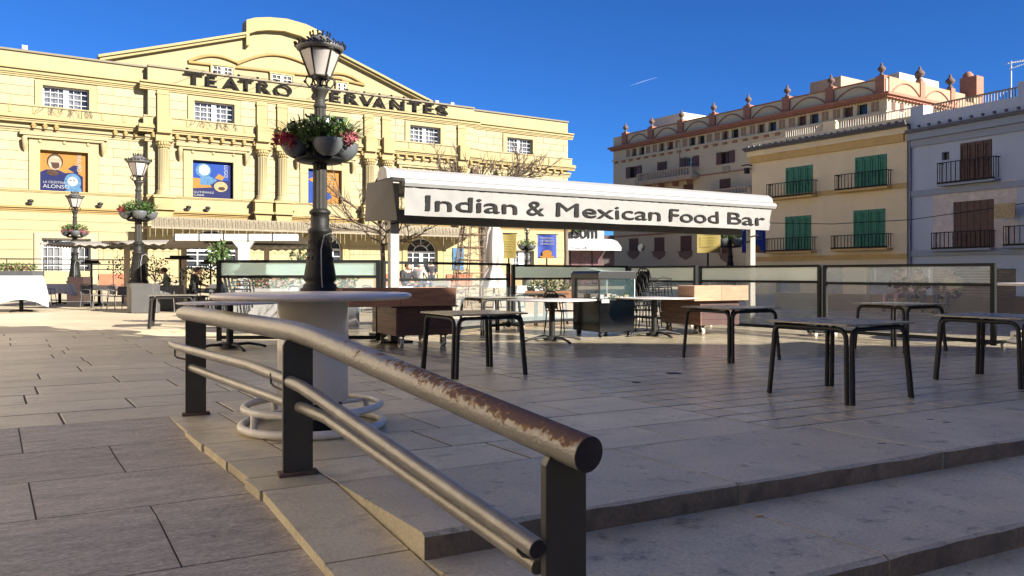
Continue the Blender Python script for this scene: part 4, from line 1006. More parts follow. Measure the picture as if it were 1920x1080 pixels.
# ------------------------------------------------------------ white round bar table
def bar_table(label, X, Y, red=True):
    t = thing('bar_table', label, 'bar table', (X, Y, 0))
    m = MB(); m.lathe([(0,1.010),(.735,1.010),(.765,1.022),(.77,1.035),(.762,1.048),(.745,1.055),(0,1.055)], n=64); m.build('tabletop', mat('worn_white_tabletop', (.72,.64,.55), .3, .08, 3, dirt=(.52,.38,.33), dscale=2.5, dthr=(.5,.75)), t)
    m = MB(); m.lathe([(0,.215),(.262,.215),(.272,.225),(.272,1.0),(.25,1.009)], n=48); m.build('column', mat('glossy_white_column', (.72,.68,.60), .18, .03, 2, coat=.3), t)
    m = MB(); m.lathe([(.22,0),(.22,.214)], n=32); m.build('foot', CHA, t)
    RW = mat('white_tube_paint', (.72,.68,.58), .35, .08, 8, dirt=(.4,.36,.32), dscale=9, dthr=(.6,.75))
    for z, r, w_ in ((.035,.54,.032), (.175,.52,.028)):
        m = MB(); n = 64; m.tube([(r*math.cos(2*math.pi*i/n), r*math.sin(2*math.pi*i/n), z) for i in range(n+1)], w_, 10, cap=False); m.build('foot_ring', RW, t)
    for k in range(4):
        a = math.radians(50+90*k)
        m = MB(); m.tube([(.53*math.cos(a), .53*math.sin(a), .035), (.522*math.cos(a), .522*math.sin(a), .175)], .026, 10); m.build('ring_post', RW, t)
        m = MB(); m.tube([(.52*math.cos(a), .52*math.sin(a), .16), (.2*math.cos(a), .2*math.sin(a), .16)], .015, 8); m.build('spoke', RW, t)
    return t
bt = bar_table('white round bar table with a footring standing beside the handrail', -1.565, 6.30)
bt2 = dup(bt, (9.30, 13.9, 0), .3, 'white bar table base with footring cut by the right edge of the photo')
# ------------------------------------------------------------ square steel tables
TOPM = mat('grey_metal_tabletop', (.20,.185,.15), .28, .12, 3, metal=.35, bump=.04)
def grey_table(label, X, Y, rz, s=.96):
    t = thing('square_table', label, 'table', (X, Y, 0), rz, 'grey square metal tables on the terrace')
    h = s/2; m = MB(); r = .07
    def rr(hh, z):
        p = []
        for cx, cy, a0 in ((hh-r, hh-r, 0), (-hh+r, hh-r, 90), (-hh+r, -hh+r, 180), (hh-r, -hh+r, 270)):
            for k in range(5): a = R(a0+22.5*k); p.append((cx+r*math.cos(a), cy+r*math.sin(a)))
        return p
    m.plate(rr(h+.03, 0), .726, .742); m.build('tabletop', TOPM, t)
    q = h-.03
    for i in range(4):
        a = math.pi/2*i; M = Matrix.Rotation(a, 4, 'Z')
        # one bent tube per side: its ends are the legs
        x0 = -q+.035; x1 = q-.035; pts = []
        sp = .035
        pts = [(x0-sp, -q-sp, .0), (x0, -q, .58)]
        for k in range(6):
            b_ = math.pi/2*k/5; pts.append((x0+.09*(1-math.cos(b_)), -q, .60+.09*math.sin(b_)+.0))
        pts2 = [(-x, y, z) for x, y, z in pts[::-1]]
        mid = MB().tube([pts[-1], pts2[0]], .020, 8, M); mid.build('side_rail', CHA, t)
        MB().tube(pts, .023, 10, M).build('leg', CHA, t); MB().tube(pts2, .023, 10, M).build('leg', CHA, t)
    return t
gt = grey_table('grey square metal table standing left of centre in front of the first wooden cart', -.475, 9.8, R(29))
def gt_(lab, X, Y, rz=29, sc_=1):
    o = dup(gt, (X, Y, 0), R(rz), lab)
    return o
gt_('nearest grey square metal table, large at right on the small tiles', 3.26, 7.98, 31)
gt_('grey square metal table in front of the second wooden cart with boxes', 3.13, 11.45, 30)
gt_('grey square metal table farthest right of the group, in front of the long screen', 6.2, 12.8, 27)
gt_('grey square metal table cut off by the right edge', 5.5, 9.02, 32)
gt_('grey square metal table at far left with stacked chairs behind it', -7.75, 18.3, 20)
gt_('grey square metal table just behind the left wooden cart', -.45, 16.6, 33)
gt_('grey square metal table behind the centre screen post', .7, 19.6, 33)
# ------------------------------------------------------------ pedestal tables
def ped_table(label, X, Y, rz, topc=0):
    t = thing('pedestal_table', label, 'table', (X, Y, 0), rz, 'round pedestal tables')
    m = MB(); m.lathe([(0,.735),(.80,.735),(.81,.745),(.80,.757),(0,.757)], n=40); m.build('tabletop', mat('white_thin_tabletop', (.45,.41,.38), .3, .06, 3), t)
    m = MB(); m.lathe([(.055,.06),(.055,.734)], n=14); m.build('column', CHA, t)
    m = MB(); m.lathe([(.0,.1),(.12,.1),(.16,.05),(.16,.02)], n=16); m.build('hub', CHA, t)
    for k in range(4):
        a = math.pi/2*k; M = Matrix.Rotation(a, 4, 'Z')
        MB().tube([(.1,0,.075),(.3,0,.08),(.48,0,.05),(.60,0,.015)], [.035,.032,.028,.03], 8, M, ry=.7).build('foot', CHA, t)
    return t
pt = ped_table('round white pedestal table in front of the black display counter', .72, 14.4, .5)
pt2 = dup(pt, (2.78, 15.65, 0), .4, 'round white pedestal table between display counter and second wooden cart')
pt3 = dup(pt, (-4.55, 12.9, 0), .7, 'round white pedestal table left of the white bar table')
# ------------------------------------------------------------ wooden planter carts
def cart(label, X, Y, rz, second):
    t = thing('wooden_cart', label, 'cart', (X, Y, 0), rz, 'wooden carts on castors')
    L_, D_ = .95, 1.25
    for j in range(4):
        z0 = .20+j*.115; z1 = z0+.11
        MB().box(0, L_, 0, .025, z0, z1).build('front_board', WOODD if not second else mat('red_brown_wood', (.045,.014,.010), .5, .3, 3), t)
        MB().box(-.025, -.001, .0, D_, z0, z1).build('side_board', mat('lit_brown_wood', (.12,.055,.03), .5, .35, 3, stretch=(1,1,7), rnd=.12), t)  # left boards lighter than the other sides: lit face put into the colour
        MB().box(L_+.001, L_+.025, 0, D_, z0, z1).build('side_board', WOODD, t)
        MB().box(0, L_, D_-.025, D_, z0, z1).build('back_board', WOODD, t)
    MB().box(.001, L_-.001, .026, D_-.026, .2, .22).build('floor_board', WOODD, t)
    # two plank troughs on top, overhanging
    BX = mat('light_wood_box', (.26,.15,.085), .6, .2, 2.5, stretch=(1,1,5), rnd=.1)
    wm = WOOD if not second else BX
    MB().box(-.12, L_+.1, -.05, D_*.9, .661, .685).build('deck_board', WOODD, t)
    for (a, b_) in ((-.95, .0), (.01, .98)):
        if second: a, b_ = (-.28+ (a+.95)*.72, -.28+(b_+.95)*.72)
        o = MB().box(a, b_, -.12, -.09, .69, .985).build('trough_board', wm, t)
        MB().box(a, b_, .35, .38, .69, .985).build('trough_board', wm, t)
        MB().box(a, a+.03, -.089, .349, .69, .98).build('trough_end', wm, t); MB().box(b_-.03, b_, -.089, .349, .69, .98).build('trough_end', wm, t)
        MB().box(a+.031, b_-.031, -.089, .349, .69, .72).build('trough_floor', wm, t)
    for x, y in ((.1, .12), (L_-.1, .12), (.1, D_-.12), (L_-.1, D_-.12)):
        w_ = MB(); w_.tube([(x-.03, y, .075), (x+.03, y, .075)], .075, 18); o = w_.build('castor', mat('dirty_white_rubber', (.42,.37,.30), .6, .15, 6), t); o.rotation_euler.z = 0
        MB().tube([(x-.032, y, .075), (x+.032, y, .075)], .035, 10).build('hub', CHA, o)
        f = MB(); f.box(x-.045, x-.035, y-.03, y+.03, .07, .18); f.box(x+.035, x+.045, y-.03, y+.03, .07, .18); f.box(x-.06, x+.06, y-.05, y+.05, .18, .20); f.build('fork', CHA, o)
    return t
cart('dark brown wooden cart with orange brown plank troughs at left, on castors', -1.86, 13.0, ang+.06, False)
cart('wooden cart with pale sunlit boxes in front of the right awning post', 3.72, 15.7, ang+.06, True)
# ------------------------------------------------------------ display counter
dc = thing('display_counter', 'black wheeled food display counter with a glass case on top', 'display case', (1.66, 15.2, 0), ang+.06)
L_, D_ = .82, .95
GB = mat('glossy_black_laminate', (.003,.003,.003), .12, .3, 3, spec=.35)
for z0 in ():
    pass
m = MB(); m.box(0, L_, 0, D_, .10, .70); m.build('cabinet', GB, dc, bevel=.01)
m = MB(); m.box(-.03, L_+.03, -.03, D_+.03, .701, .735); m.build('counter_top', BLK, dc, bevel=.005)
MB().box(-.012, .012, -.012, .012, .736, 1.12).build('corner_post', BLK, dc)
m = MB(); m.box(-.02, .05, D_-.10, D_+.02, .736, 1.12); m.build('corner_post', mat('dark_grey_frame', (.04,.045,.045), .4), dc)
m = MB(); m.prism([(-.04,1.12),(L_+.04,1.12),(L_+.04,1.22),(L_-.02,1.27),(.02,1.27),(-.04,1.22)], -.02, D_+.02); m.build('hood', mat('dark_grey_hood', (.010,.011,.011), .35, .2, 2), dc, bevel=.01)
for nm, q in (('front_pane', [(0,0,.736),(L_,0,.736),(L_,0,1.119),(0,0,1.119)]), ('side_pane', [(0,0,.736),(0,D_,.736),(0,D_,1.119),(0,0,1.119)]), ('side_pane', [(L_,0,.736),(L_,D_,.736),(L_,D_,1.119),(L_,0,1.119)]), ('back_pane', [(0,D_,.736),(L_,D_,.736),(L_,D_,1.119),(0,D_,1.119)])):
    MB().quad(*q).build(nm, glassmat('display_glass', (.05,.085,.08), .30, .03), dc)
m = MB()
for (x, y) in ((0,0),(L_,0),(0,D_),(L_,D_)): m.box(x-.006, x+.006, y-.006, y+.006, .736, 1.12)
m.build('glass_edging', mat('bright_edge', (.5,.55,.53), .3), dc)
rr = random.Random(9)
for k in range(16):
    m = MB(); x, y = rr.uniform(.12, L_-.12), rr.uniform(.1, D_-.15); m.box(x-.05, x+.05, y-.04, y+.04, .737, .737+rr.uniform(.02,.09), Matrix.Identity(4)); o = m.build('goods', rr.choice([WHT, GOLD, CHA, mat('beige_goods', (.5,.4,.3), .7)]), dc)
MB().box(.02, .2, -.045, -.031, .66, .735).build('paper_label', PWH, dc)
for x, y in ((.08,.08),(L_-.08,.08),(.08,D_-.08),(L_-.08,D_-.08)): MB().tube([(x-.02,y,.045),(x+.02,y,.045)], .045, 12).build('castor', BLK, dc); MB().box(x-.03,x+.03,y-.03,y+.03,.08,.1).build('castor_plate', BLK, dc)
# ------------------------------------------------------------ chairs
def chair(label, X, Y, rz, mt=None, group=None, stacked=0):
    mt = mt or BLK
    t = thing('chair', label, 'chair', (X, Y, 0), rz, group)
    s = .24
    m = MB(); m.plate([(-s,-s),(s,-s),(s,s),(-s,s)], .44, .46); m.build('seat', mt, t, bevel=.008)
    m = MB(); n = 8; pts = [(-s,.24,.44),(-s,.28,.62),(-s+.03,.31,.80),(-.12,.33,.85),(.12,.33,.85),(s-.03,.31,.80),(s,.28,.62),(s,.24,.44)]; m.tube(pts, .014, 8)
    for k in range(4): x = -.15+.1*k; m.tube([(x,.25,.46),(x,.32,.83)], .010, 6)
    m.box(-.19,.19,.285,.295,.50,.80); m.build('backrest', mt, t)
    for sx in (-1, 1):
        for sy in (-1, 1): MB().tube([(sx*s, sy*.22, .44), (sx*(s+.03), sy*.27, 0)], .013, 8).build('leg', mt, t)
        MB().tube([(sx*s, .27, .62), (sx*(s+.02), .0, .66), (sx*(s+.02), -.2, .64), (sx*s, -.21, .45)], .012, 8).build('armrest', mt, t)
    return t
ch0 = chair('black metal armchair standing alone behind the centre table', 1.05, 16.6, 2.2)
def stack(X, Y, rz, n, where):
    for k in range(n):
        o = dup(ch0, (X+.07*k*math.cos(rz), Y+.07*k*math.sin(rz), .095*k), rz+R(90)+.02*k, ({0: 'lowest', 1: 'second lowest', 2: 'third from the ground', 3: 'fourth from the ground', 4: 'fifth from the ground'}[k] if k < n-1 else 'topmost')+' black chair in the stack '+where)
        o['group'] = 'black chairs stacked '+where
stack(2.75, 17.0, .3, 6, 'right of the display counter'); stack(-7.0, 19.8, .2, 6, 'behind the far left table')
stack(-7.9, 20.3, .2, 3, 'beside the grey planter boxes')
# ------------------------------------------------------------ glass wind screens
def screen(label, a, b_, z1, zb, glassm, lower=None, castors=True, solid=True, zlow=.08, band_panes=1):
    A = Vector((a[0], a[1], 0)); B = Vector((b_[0], b_[1], 0)); d = B-A; L_ = d.length
    t = thing('wind_screen', label, 'screen', A.to_tuple(), math.atan2(d.y, d.x), 'wind screens around the terrace')
    for x in (0.0, L_-.07): MB().box(x, x+.07, -.035, .035, .05, z1+.0).build('post', CHA2, t)
    MB().box(.071, L_-.071, -.025, .025, z1-.05, z1-.0).build('top_rail', CHA2, t); MB().box(.071, L_-.071, -.025, .025, zb-.05, zb).build('middle_rail', CHA2, t)
    MB().box(.071, L_-.071, -.025, .025, zlow, zlow+.06).build('bottom_rail', CHA2, t)
    if glassm:
        for k in range(band_panes):
            p = .072+(L_-.144)*k/band_panes; q = .072+(L_-.144)*(k+1)/band_panes-.002
            MB().box(p, q, -.006, .006, zb+.002, z1-.052).build('frosted_pane', glassm, t)
    if lower: MB().box(.072, L_-.072, -.005, .005, zlow+.062, zb-.052).build('clear_pane', lower, t)
    if castors:
        for x in (.035, L_-.035):
            f = MB().box(x-.03, x+.03, -.35, .35, .075, .12).build('foot_bar', CHA2, t)
            for y in (-.3, .3):
                c = MB().tube([(x-.02, y, .045), (x+.02, y, .045)], .045, 12).build('castor', mat('dirty_white_rubber', (.42,.37,.30)), f)
    return t
CHA2 = mat('dark_green_grey_frame', (.010,.012,.012), .5, .1, 4, spec=.2)
def pu(u, Y): p = P(u, 500, Y); return (p.x, p.y)
screen('wind screen with a pale green frosted band left of centre, behind the main lamp', pu(407,13.9), pu(713,13.9), 1.455, 1.19, FROST, CLEAR, False)
screen('open rail screen without frosted glass between the awning post and parasol', pu(716,14.6), pu(955,17.6), 1.45, 1.13, None, glassmat('very_clear_glass', (.5,.55,.55), .06, .03), True)
screen('wind screen with pale green band behind the display counter, left half', pu(960,18.0), pu(1176,20.8), 1.43, 1.13, FROST, CLEAR)
screen('wind screen with pale green band right of the display counter', pu(1180,21.0), pu(1306,19.0), 1.42, 1.06, FROSTR, CLEAR)
screen('wind screen with pale band behind the right wooden cart', (4.36,18.55), (6.09,15.75), 1.40, 1.08, FROSTR, CLEAR, band_panes=2)
screen('long wheeled wind screen nearest the right edge', (6.12,15.7), (7.83,12.95), 1.39, 1.06, glassmat('thin_pale_glass', (.50,.55,.52), .35, .12), glassmat('very_clear_glass2', (.5,.5,.48), .10, .03), band_panes=3)
# ------------------------------------------------------------ awning
AW = Fr(-2.12, 14.3, 7.79, 4.70); AL = (Vector((5.67,19.0,0))-Vector((-2.12,14.3,0))).length
aw = thing('awning', 'long white awning on two posts reading Indian & Mexican Food Bar', 'awning', (-2.12, 14.3, 0), AW.rz)
for x in (0.0, AL):
    o = MB().box(x-.085, x+.085, -.07, .07, 0, 2.90).build('post', mat('ivory_post', (.27,.245,.21), .45, .08, 3), aw, bevel=.01)
    MB().box(x-.25, x+.25, -.3, .3, 0, .03).build('base_plate', CHA, o)
    MB().tube([(x-.1,-.1,2.1),(x+.13,-.1,2.14),(x+.16,.1,2.0),(x-.1,.1,1.95),(x-.12,-.1,2.0)], .014, 6).build('clamp', CHA, o)
xe0, xe1 = AW.S(722), AW.S(1437)
z = 2.98
m = MB(); m.prism([(-.20,z-.06),(-.17,z+.05),(-.06,z+.12),(.1,z+.12),(.2,z+.05),(.2,z-.07),(.1,z-.1),(-.12,z-.1)], xe0, xe1, Matrix.Rotation(R(90), 4, 'Z') @ Matrix.Scale(-1, 4, (0,1,0)) if False else Matrix(((0,1,0,0),(1,0,0,0),(0,0,1,0),(0,0,0,1))))
m.build('cassette', AWM, aw)
AV = AW.at(-.62)
v0, v1 = AV.S(757), AV.S(1452)
# fabric from cassette to front bar
zf = 2.78
m = MB(); n = 60
def fab(x, t): return (x, -.10+(-.60+.10)*t, (zf+.07)*(1-t)+(zf+.03)*t)
for i in range(n):
    a, b_ = v0+(v1-v0)*i/n, v0+(v1-v0)*(i+1)/n
    m.quad(fab(a,0), fab(b_,0), fab(b_,1), fab(a,1))
m.build('canopy_fabric', AWN, aw)
m = MB(); m.prism([(-.66,zf-.06),(-.69,zf),(-.68,zf+.04),(-.64,zf+.075),(-.56,zf+.06),(-.56,zf-.05)], v0, v1, Matrix(((0,1,0,0),(1,0,0,0),(0,0,1,0),(0,0,0,1)))); m.build('front_bar', AWM, aw)
m = MB(); n = 160; nz = 8; hv = .50
def vy(x, t): return -.62+t*t*.015*math.sin(x*2.3+.5)+.010*t*math.sin(x*9+3*t)+.006*math.sin(x*31+t*9)+.02*t*noise.noise(Vector((x*1.7,t*2,3)))+.012*noise.noise(Vector((x*5,t*4,9)))
def vz(x, t): return zf-.055-hv*t-(0.004*math.sin(x*3.1)*t)
vsx = []
for j in range(nz+1):
    t = j/nz
    for i in range(n+1):
        x = v0+.02+(v1-v0-.10)*i/n - (.12*t if i == n else 0)
        vsx.append((x, vy(x, t), vz(x, t)))
m.add(vsx, [(j*(n+1)+i, j*(n+1)+i+1, (j+1)*(n+1)+i+1, (j+1)*(n+1)+i) for j in range(nz) for i in range(n)], True)
va = m.build('valance', AWN, aw)
# lettering, curved onto the valance
segs = [('Indian',798,968),('&',987,1020),('Mexican',1043,1238),('Food',1255,1345),('Bar',1364,1433)]
for s_, u0, u1 in segs:
    x0, x1 = AV.S(u0), AV.S(u1); hh = .262*(1 if s_[0] not in 'F' else 1)
    o = texted(s_, x1-x0, hh, LTX, va, TR((x0, 0, zf-.055-.405)), .0, 'lettering', bold=.008)
    for v_ in o.data.vertices:
        t = (zf-.055-v_.co.z)/hv; v_.co.y = vy(v_.co.x, t)-.020; v_.co.z = vz(v_.co.x, t)
# inner lower box beam (seen below the valance) and grey side wing
m = MB(); m.box(v0+.1, v1-.5, -.12, .1, 2.12, 2.36); m.build('rear_beam', AWS, aw)
m = MB(); m.quad((xe0-.12,-.60,zf+.05),(xe0+.02,.95,2.92),(xe0+.0,1.0,2.2),(xe0-.0,-.55,2.14)); m.quad((xe0-.10,-.59,zf+.03),(xe0,-.54,2.14),(xe0,1.01,2.2),(xe0+.03,.96,2.92)); m.build('side_wing', AWS, aw)
m = MB(); m.quad((xe0, .2, z+.08), (xe1, .2, z+.08), (xe1-.1, 1.1, 2.75), (xe0+.1, 1.1, 2.75)); m.build('rear_fabric', AWN, aw)
MB().tube([(xe0+.1,1.1,2.75),(xe1-.1,1.1,2.75)], .05, 8).build('rear_bar', AWM, aw)
for x in (.15, AL-.15):
    MB().tube([(x,-.1,z-.12),(x,-.35,z-.28),(x,-.58,zf-.05)], .03, 8).build('folding_arm', AWM, aw)
m = MB(); m.prism([(-.22,z-.08),(-.2,z+.06),(-.06,z+.14),(.12,z+.14),(.23,z+.05),(.23,z-.09)], xe0-.05, xe0-.003, Matrix(((0,1,0,0),(1,0,0,0),(0,0,1,0),(0,0,0,1)))); m.build('end_cap', mat('grey_end_cap', (.42,.41,.39), .5, .15, 6), aw)
# ------------------------------------------------------------ street lamps (lantern on fluted iron post)
GLW = mat('milky_lantern_glass', (.36,.33,.30), .35, .06, 2)
def lamp(label, X, Y, rz=0):
    t = thing('street_lamp', label, 'street lamp', (X, Y, 0), rz, 'old iron street lamps with lanterns')
    MB().lathe([(0,.92),(.36,.92),(.38,.86),(.34,.82),(.33,.0)], n=28).build('plinth', CONC, t)
    m = MB(); m.lathe([(.30,.93),(.32,.97),(.27,1.0),(.26,1.04),(.22,1.07),(.26,1.12),(.25,1.2),(.20,1.5),(.17,1.85),(.19,1.88),(.19,1.92),(.14,1.96),(.15,2.1),(.14,2.16),(.17,2.18),(.17,2.22),(.12,2.26)], n=20, smooth=True); o = m.build('base', BRZ, t)
    m = MB()
    for k in range(16):
        a = 2*math.pi*k/16
        for j in range(5): m.ico((.225*math.cos(a)*(1-.06*j), .225*math.sin(a)*(1-.06*j), 1.2+j*.13), .022, (1,1,1.6), 5, 3)
    m.build('relief_ornament', BRZ, o, kind='stuff')
    m = MB(); n = 24; prof = [(.115,2.26),(.112,2.7),(.10,3.6),(.088,3.88)]
    vs_ = []
    for r, z_ in prof:
        for j in range(n): rr2 = r*(1 if j % 2 else .9); a = 2*math.pi*j/n; vs_.append((rr2*math.cos(a), rr2*math.sin(a), z_))
    m.add(vs_, [(i*n+j, i*n+(j+1) % n, (i+1)*n+(j+1) % n, (i+1)*n+j) for i in range(len(prof)-1) for j in range(n)])
    m.build('shaft', IRON, t)
    m = MB(); m.lathe([(.09,3.88),(.105,3.9),(.105,3.93),(.08,3.96),(.085,4.05),(.12,4.14),(.14,4.17),(.14,4.20),(.05,4.22),(.05,4.3),(.10,4.36),(0,4.38)], n=16); m.build('capital', IRON, t)
    # six sided lantern
    lm = MB(); lm.lathe([(.155,4.38),(.315,4.79)], n=6, smooth=False, a0=.3); lm.lathe([(0,4.381),(.155,4.381)], n=6, a0=.3); lan = lm.build('lantern_glass', GLW, t)
    fm = MB()
    for k in range(6):
        a = .3+math.pi/3*k; c, s_ = math.cos(a), math.sin(a)
        fm.tube([(.16*c,.16*s_,4.37),(.322*c,.322*s_,4.80)], .014, 6)
        fm.tube([(.06*c,.06*s_,4.25),(.17*c,.17*s_,4.22),(.235*c,.235*s_,4.3),(.20*c,.20*s_,4.39),(.15*c,.15*s_,4.37)], .015, 6)
        fm.ico((.235*c,.235*s_,4.3), .028, (1,1,1), 6, 4)
    for r, z_ in ((.162,4.385),(.33,4.80)):
        fm.tube([(r*math.cos(.3+math.pi/3*k), r*math.sin(.3+math.pi/3*k), z_) for k in range(7)], .018, 6)
    fm.build('lantern_frame', IRON, t)
    rm = MB(); rm.lathe([(.33,4.80),(.37,4.82),(.385,4.87),(.30,4.90),(.22,4.96),(.16,5.0),(.12,5.04)], n=24); ro = rm.build('lantern_roof', mat('grey_lantern_roof', (.10,.095,.088), .5, .2, 6), t)
    cm = MB()
    for k in range(24):
        a = 2*math.pi*k/24; r = .40; h_ = .05 if k % 2 else .03
        cm.tube([(r*.95*math.cos(a), r*.95*math.sin(a), 4.86), (r*1.0*math.cos(a+.05), r*1.04*math.sin(a+.05), 4.86+h_), (r*1.0*math.cos(a+.16), r*1.0*math.sin(a+.16), 4.87)], .013, 5)
        cm.ico((r*1.0*math.cos(a), r*1.04*math.sin(a), 4.865+h_), .018, (1,1,1), 5, 3)
    for k in range(12):
        a = 2*math.pi*k/12; r = .14
        cm.tube([(r*math.cos(a), r*math.sin(a), 5.02), (r*1.15*math.cos(a), r*1.15*math.sin(a), 5.075)], .012, 5); cm.ico((r*1.15*math.cos(a), r*1.15*math.sin(a), 5.085), .020, (1,1,1), 5, 3)
    cm.ico((0,0,5.06), .05, (1,1,1), 6, 4)
    cm.build('crown_fretwork', BRZ, ro, kind='stuff')
    return t
lx = P(600, 500, 12.9).x
lampA = lamp('large dark iron street lamp rising through the middle left, nearest lamp', lx, 12.9)
m = MB(); m.tube([(.10,-.24,.93),(.09,-.27,1.2),(.08,-.25,1.6),(.12,-.22,1.82),(.22,-.2,1.86),(.30,-.18,1.78),(.32,-.17,1.70)], .010, 6); m.build('white_cable', AWM, lampA)
dup(lampA, (-12.05, 25.8, 0), .4, 'iron street lamp on a grey round plinth behind the far left tables')
dup(lampA, (-20.6, 37.7, 0), .1, 'iron street lamp farthest left, in front of the theatre ground floor window')
dup(lampA, (1.07, 57.4, 0), .2, 'distant iron street lamp under the awning, between the yellow and blue banners')
dup(lampA, (12.0, 44, 0), .2, 'iron street lamp mostly hidden behind the right awning post')
# hanging flower planters around the posts
def leafblob(m, c, rx, ry, rz_, n, size, rr, droop=.0):
    for i in range(n):
        while True:
            p = Vector((rr.uniform(-1,1), rr.uniform(-1,1), rr.uniform(-1,1)))
            if p.length < 1: break
        q = Vector((c[0]+p.x*rx, c[1]+p.y*ry, c[2]+p.z*rz_))
        a = rr.uniform(0, 6.3); b_ = rr.uniform(-1.2, 1.2); s_ = size*rr.uniform(.6, 1.4)
        d = Vector((math.cos(a)*math.cos(b_), math.sin(a)*math.cos(b_), math.sin(b_))); e = d.cross(Vector((rr.uniform(-1,1), rr.uniform(-1,1), 1))).normalized()*s_*.35
        m.add([q, q+d*s_*.5+e, q+d*s_, q+d*s_*.5-e], [(0,1,2,3)])
def planter(label, X, Y, z0, sc_, flo, seed, lush=1.0, bowls=4, grass=True):
    t = thing('flower_planter', label, 'planter', (X, Y, z0), 0, 'flower planters clamped round the lamp posts')
    rr = random.Random(seed); s = sc_
    m = MB(); m.lathe([(.12*s,-.08),(.30*s,-.06),(.36*s,-.02),(.36*s,.01),(.12*s,.02)], n=24); m.build('ring_shelf', BLK, t)
    BW = mat('grey_bowl', (.085,.09,.095), .5, .1, 3)
    for k in range(bowls):
        a = 2*math.pi*(k+.35)/bowls; cx, cy = .36*s*math.cos(a), .36*s*math.sin(a)
        m = MB(); m.lathe([(.07*s,.0),(.14*s,.05*s),(.20*s,.13*s),(.225*s,.22*s),(.225*s,.25*s),(.21*s,.25*s),(.20*s,.2*s),(0,.2*s)], (cx,cy,0), 16); m.build('bowl', BW, t)
    m = MB()
    for k in range(int(240*lush) if grass else 0):
        a = rr.uniform(0, 6.3); r0 = rr.uniform(.1,.45)*s; L_ = rr.uniform(.3,.72)*s; x, y = r0*math.cos(a), r0*math.sin(a); o_ = a+rr.uniform(-.6,.6); up = rr.uniform(.5,1.2)
        pts = [Vector((x+L_*q*math.cos(o_)*.9, y+L_*q*math.sin(o_)*.9, .2*s+L_*up*(q-.55*q*q))) for q in (0,.35,.7,1)]
        w_ = Vector((-math.sin(o_), math.cos(o_), 0))*.012*s
        for i in range(3): m.add([pts[i]-w_*(1-i*.3), pts[i]+w_*(1-i*.3), pts[i+1]+w_*(.7-i*.3), pts[i+1]-w_*(.7-i*.3)], [(0,1,2,3)])
    leafblob(m, (0,0,.36*s), .56*s, .56*s, .24*s, int(700*lush), .085*s, rr)
    m.build('foliage', LEAF, t)
    for (dx_, dy_, dz_, mt_) in flo:
        m = MB(); leafblob(m, (dx_*s, dy_*s, dz_*s), .14*s, .14*s, .10*s, int(170*lush), .045*s, rr); m.build('flowers', mt_, t, kind='stuff')
    return t
planter('large grey planter with red and pink flowers around the nearest lamp post', lx, 12.9, 3.06, 1.10, [(-.47,-.25,.25,REDF),(-.36,-.40,.22,REDF),(.46,-.25,.28,PINKF)], 3, 1.5)
planter('grey planter with red flowers and tall leaves on the second lamp from left', -12.05, 25.8, 2.98, 1.0, [(-.45,-.2,.3,REDF),(-.3,-.35,.28,REDF)], 4)
planter('grey planter full of pink flowers on the farthest left lamp', -20.6, 37.7, 3.0, 1.0, [(-.3,-.35,.25,PINKF),(.1,-.4,.25,PINKF),(.4,-.2,.25,PINKF),(-.5,0,.25,REDF),(.5,.1,.2,REDF)], 5, .7)
planter('dark planter silhouette on the distant lamp under the awning', 1.07, 57.4, 3.0, 1.25, [], 6, .6, 4, False)
planter('dark planter on the lamp behind the right awning post', 12.0, 44, 2.75, 1.7, [], 7, .6)
# ------------------------------------------------------------ folded parasol
def wavy_cone(prof, folds, amp, n=48, seed=0):
    m = MB(); vs_ = []
    for i, (r, z_) in enumerate(prof):
        for j in range(n):
            a = 2*math.pi*j/n; f = 1+amp*math.sin(folds*a+seed+i*.25)+amp*.4*math.sin(folds*2.3*a+i)
            vs_.append((r*f*math.cos(a), r*f*math.sin(a), z_))
    m.add(vs_, [(i*n+j, i*n+(j+1) % n, (i+1)*n+(j+1) % n, (i+1)*n+j) for i in range(len(prof)-1) for j in range(n)], True)
    return m
fp = thing('folded_parasol', 'tall folded white parasol tied in the middle, right of the cone frame', 'parasol', P(926, 500, 23).to_tuple()[:2]+(0,)); fp.scale = (1.2, 1.2, 1.12)
MB().tube([(0,0,.05),(0,0,2.42)], .03, 10).build('pole', AWM, fp); MB().lathe([(0,.09),(.26,.07),(.30,.0)], n=20).build('base', CHA, fp)
wavy_cone([(.02,2.42),(.10,2.36),(.18,2.15),(.22,1.75),(.20,1.40),(.135,1.28),(.22,1.1),(.30,.85),(.33,.74)], 7, .13).build('fabric', mat('cream_parasol_fabric', (.40,.37,.33), .85, .08, 3), fp)
# ------------------------------------------------------------ lattice cone with twigs (light tree)
rr = random.Random(11)
lc = thing('lattice_cone', 'tall rusty brown lattice cone frame wound with wires and twigs', 'christmas tree frame', P(890, 500, 30).to_tuple()[:2]+(0,))
CM = mat('brown_lattice_metal', (.13,.075,.045), .7, .3, 6)
hz, rb0 = 5.2, 1.0
for k in range(10):
    a = 2*math.pi*k/10; MB().tube([(rb0*math.cos(a), rb0*math.sin(a), 0), (.13*math.cos(a), .13*math.sin(a), hz)], .022, 5).build('upright', CM, lc)
z = .3
while z < hz:
    r = rb0+(.13-rb0)*z/hz; n = 24; MB().tube([(r*math.cos(2*math.pi*j/n), r*math.sin(2*math.pi*j/n), z) for j in range(n+1)], .018, 5, cap=False).build('ring', CM, lc); z += .48
m = MB()
for k in range(260):
    z = rr.uniform(.2, hz); r = rb0+(.13-rb0)*z/hz; a = rr.uniform(0, 6.3); p = [Vector((r*math.cos(a), r*math.sin(a), z))]
    for q in range(4): a += rr.uniform(-.2,.35)/max(r,.2); z += rr.uniform(-.16,.14); rq = r*rr.uniform(.9,1.12); p.append(Vector((rq*math.cos(a), rq*math.sin(a), z)))
    m.tube(p, .010, 3)
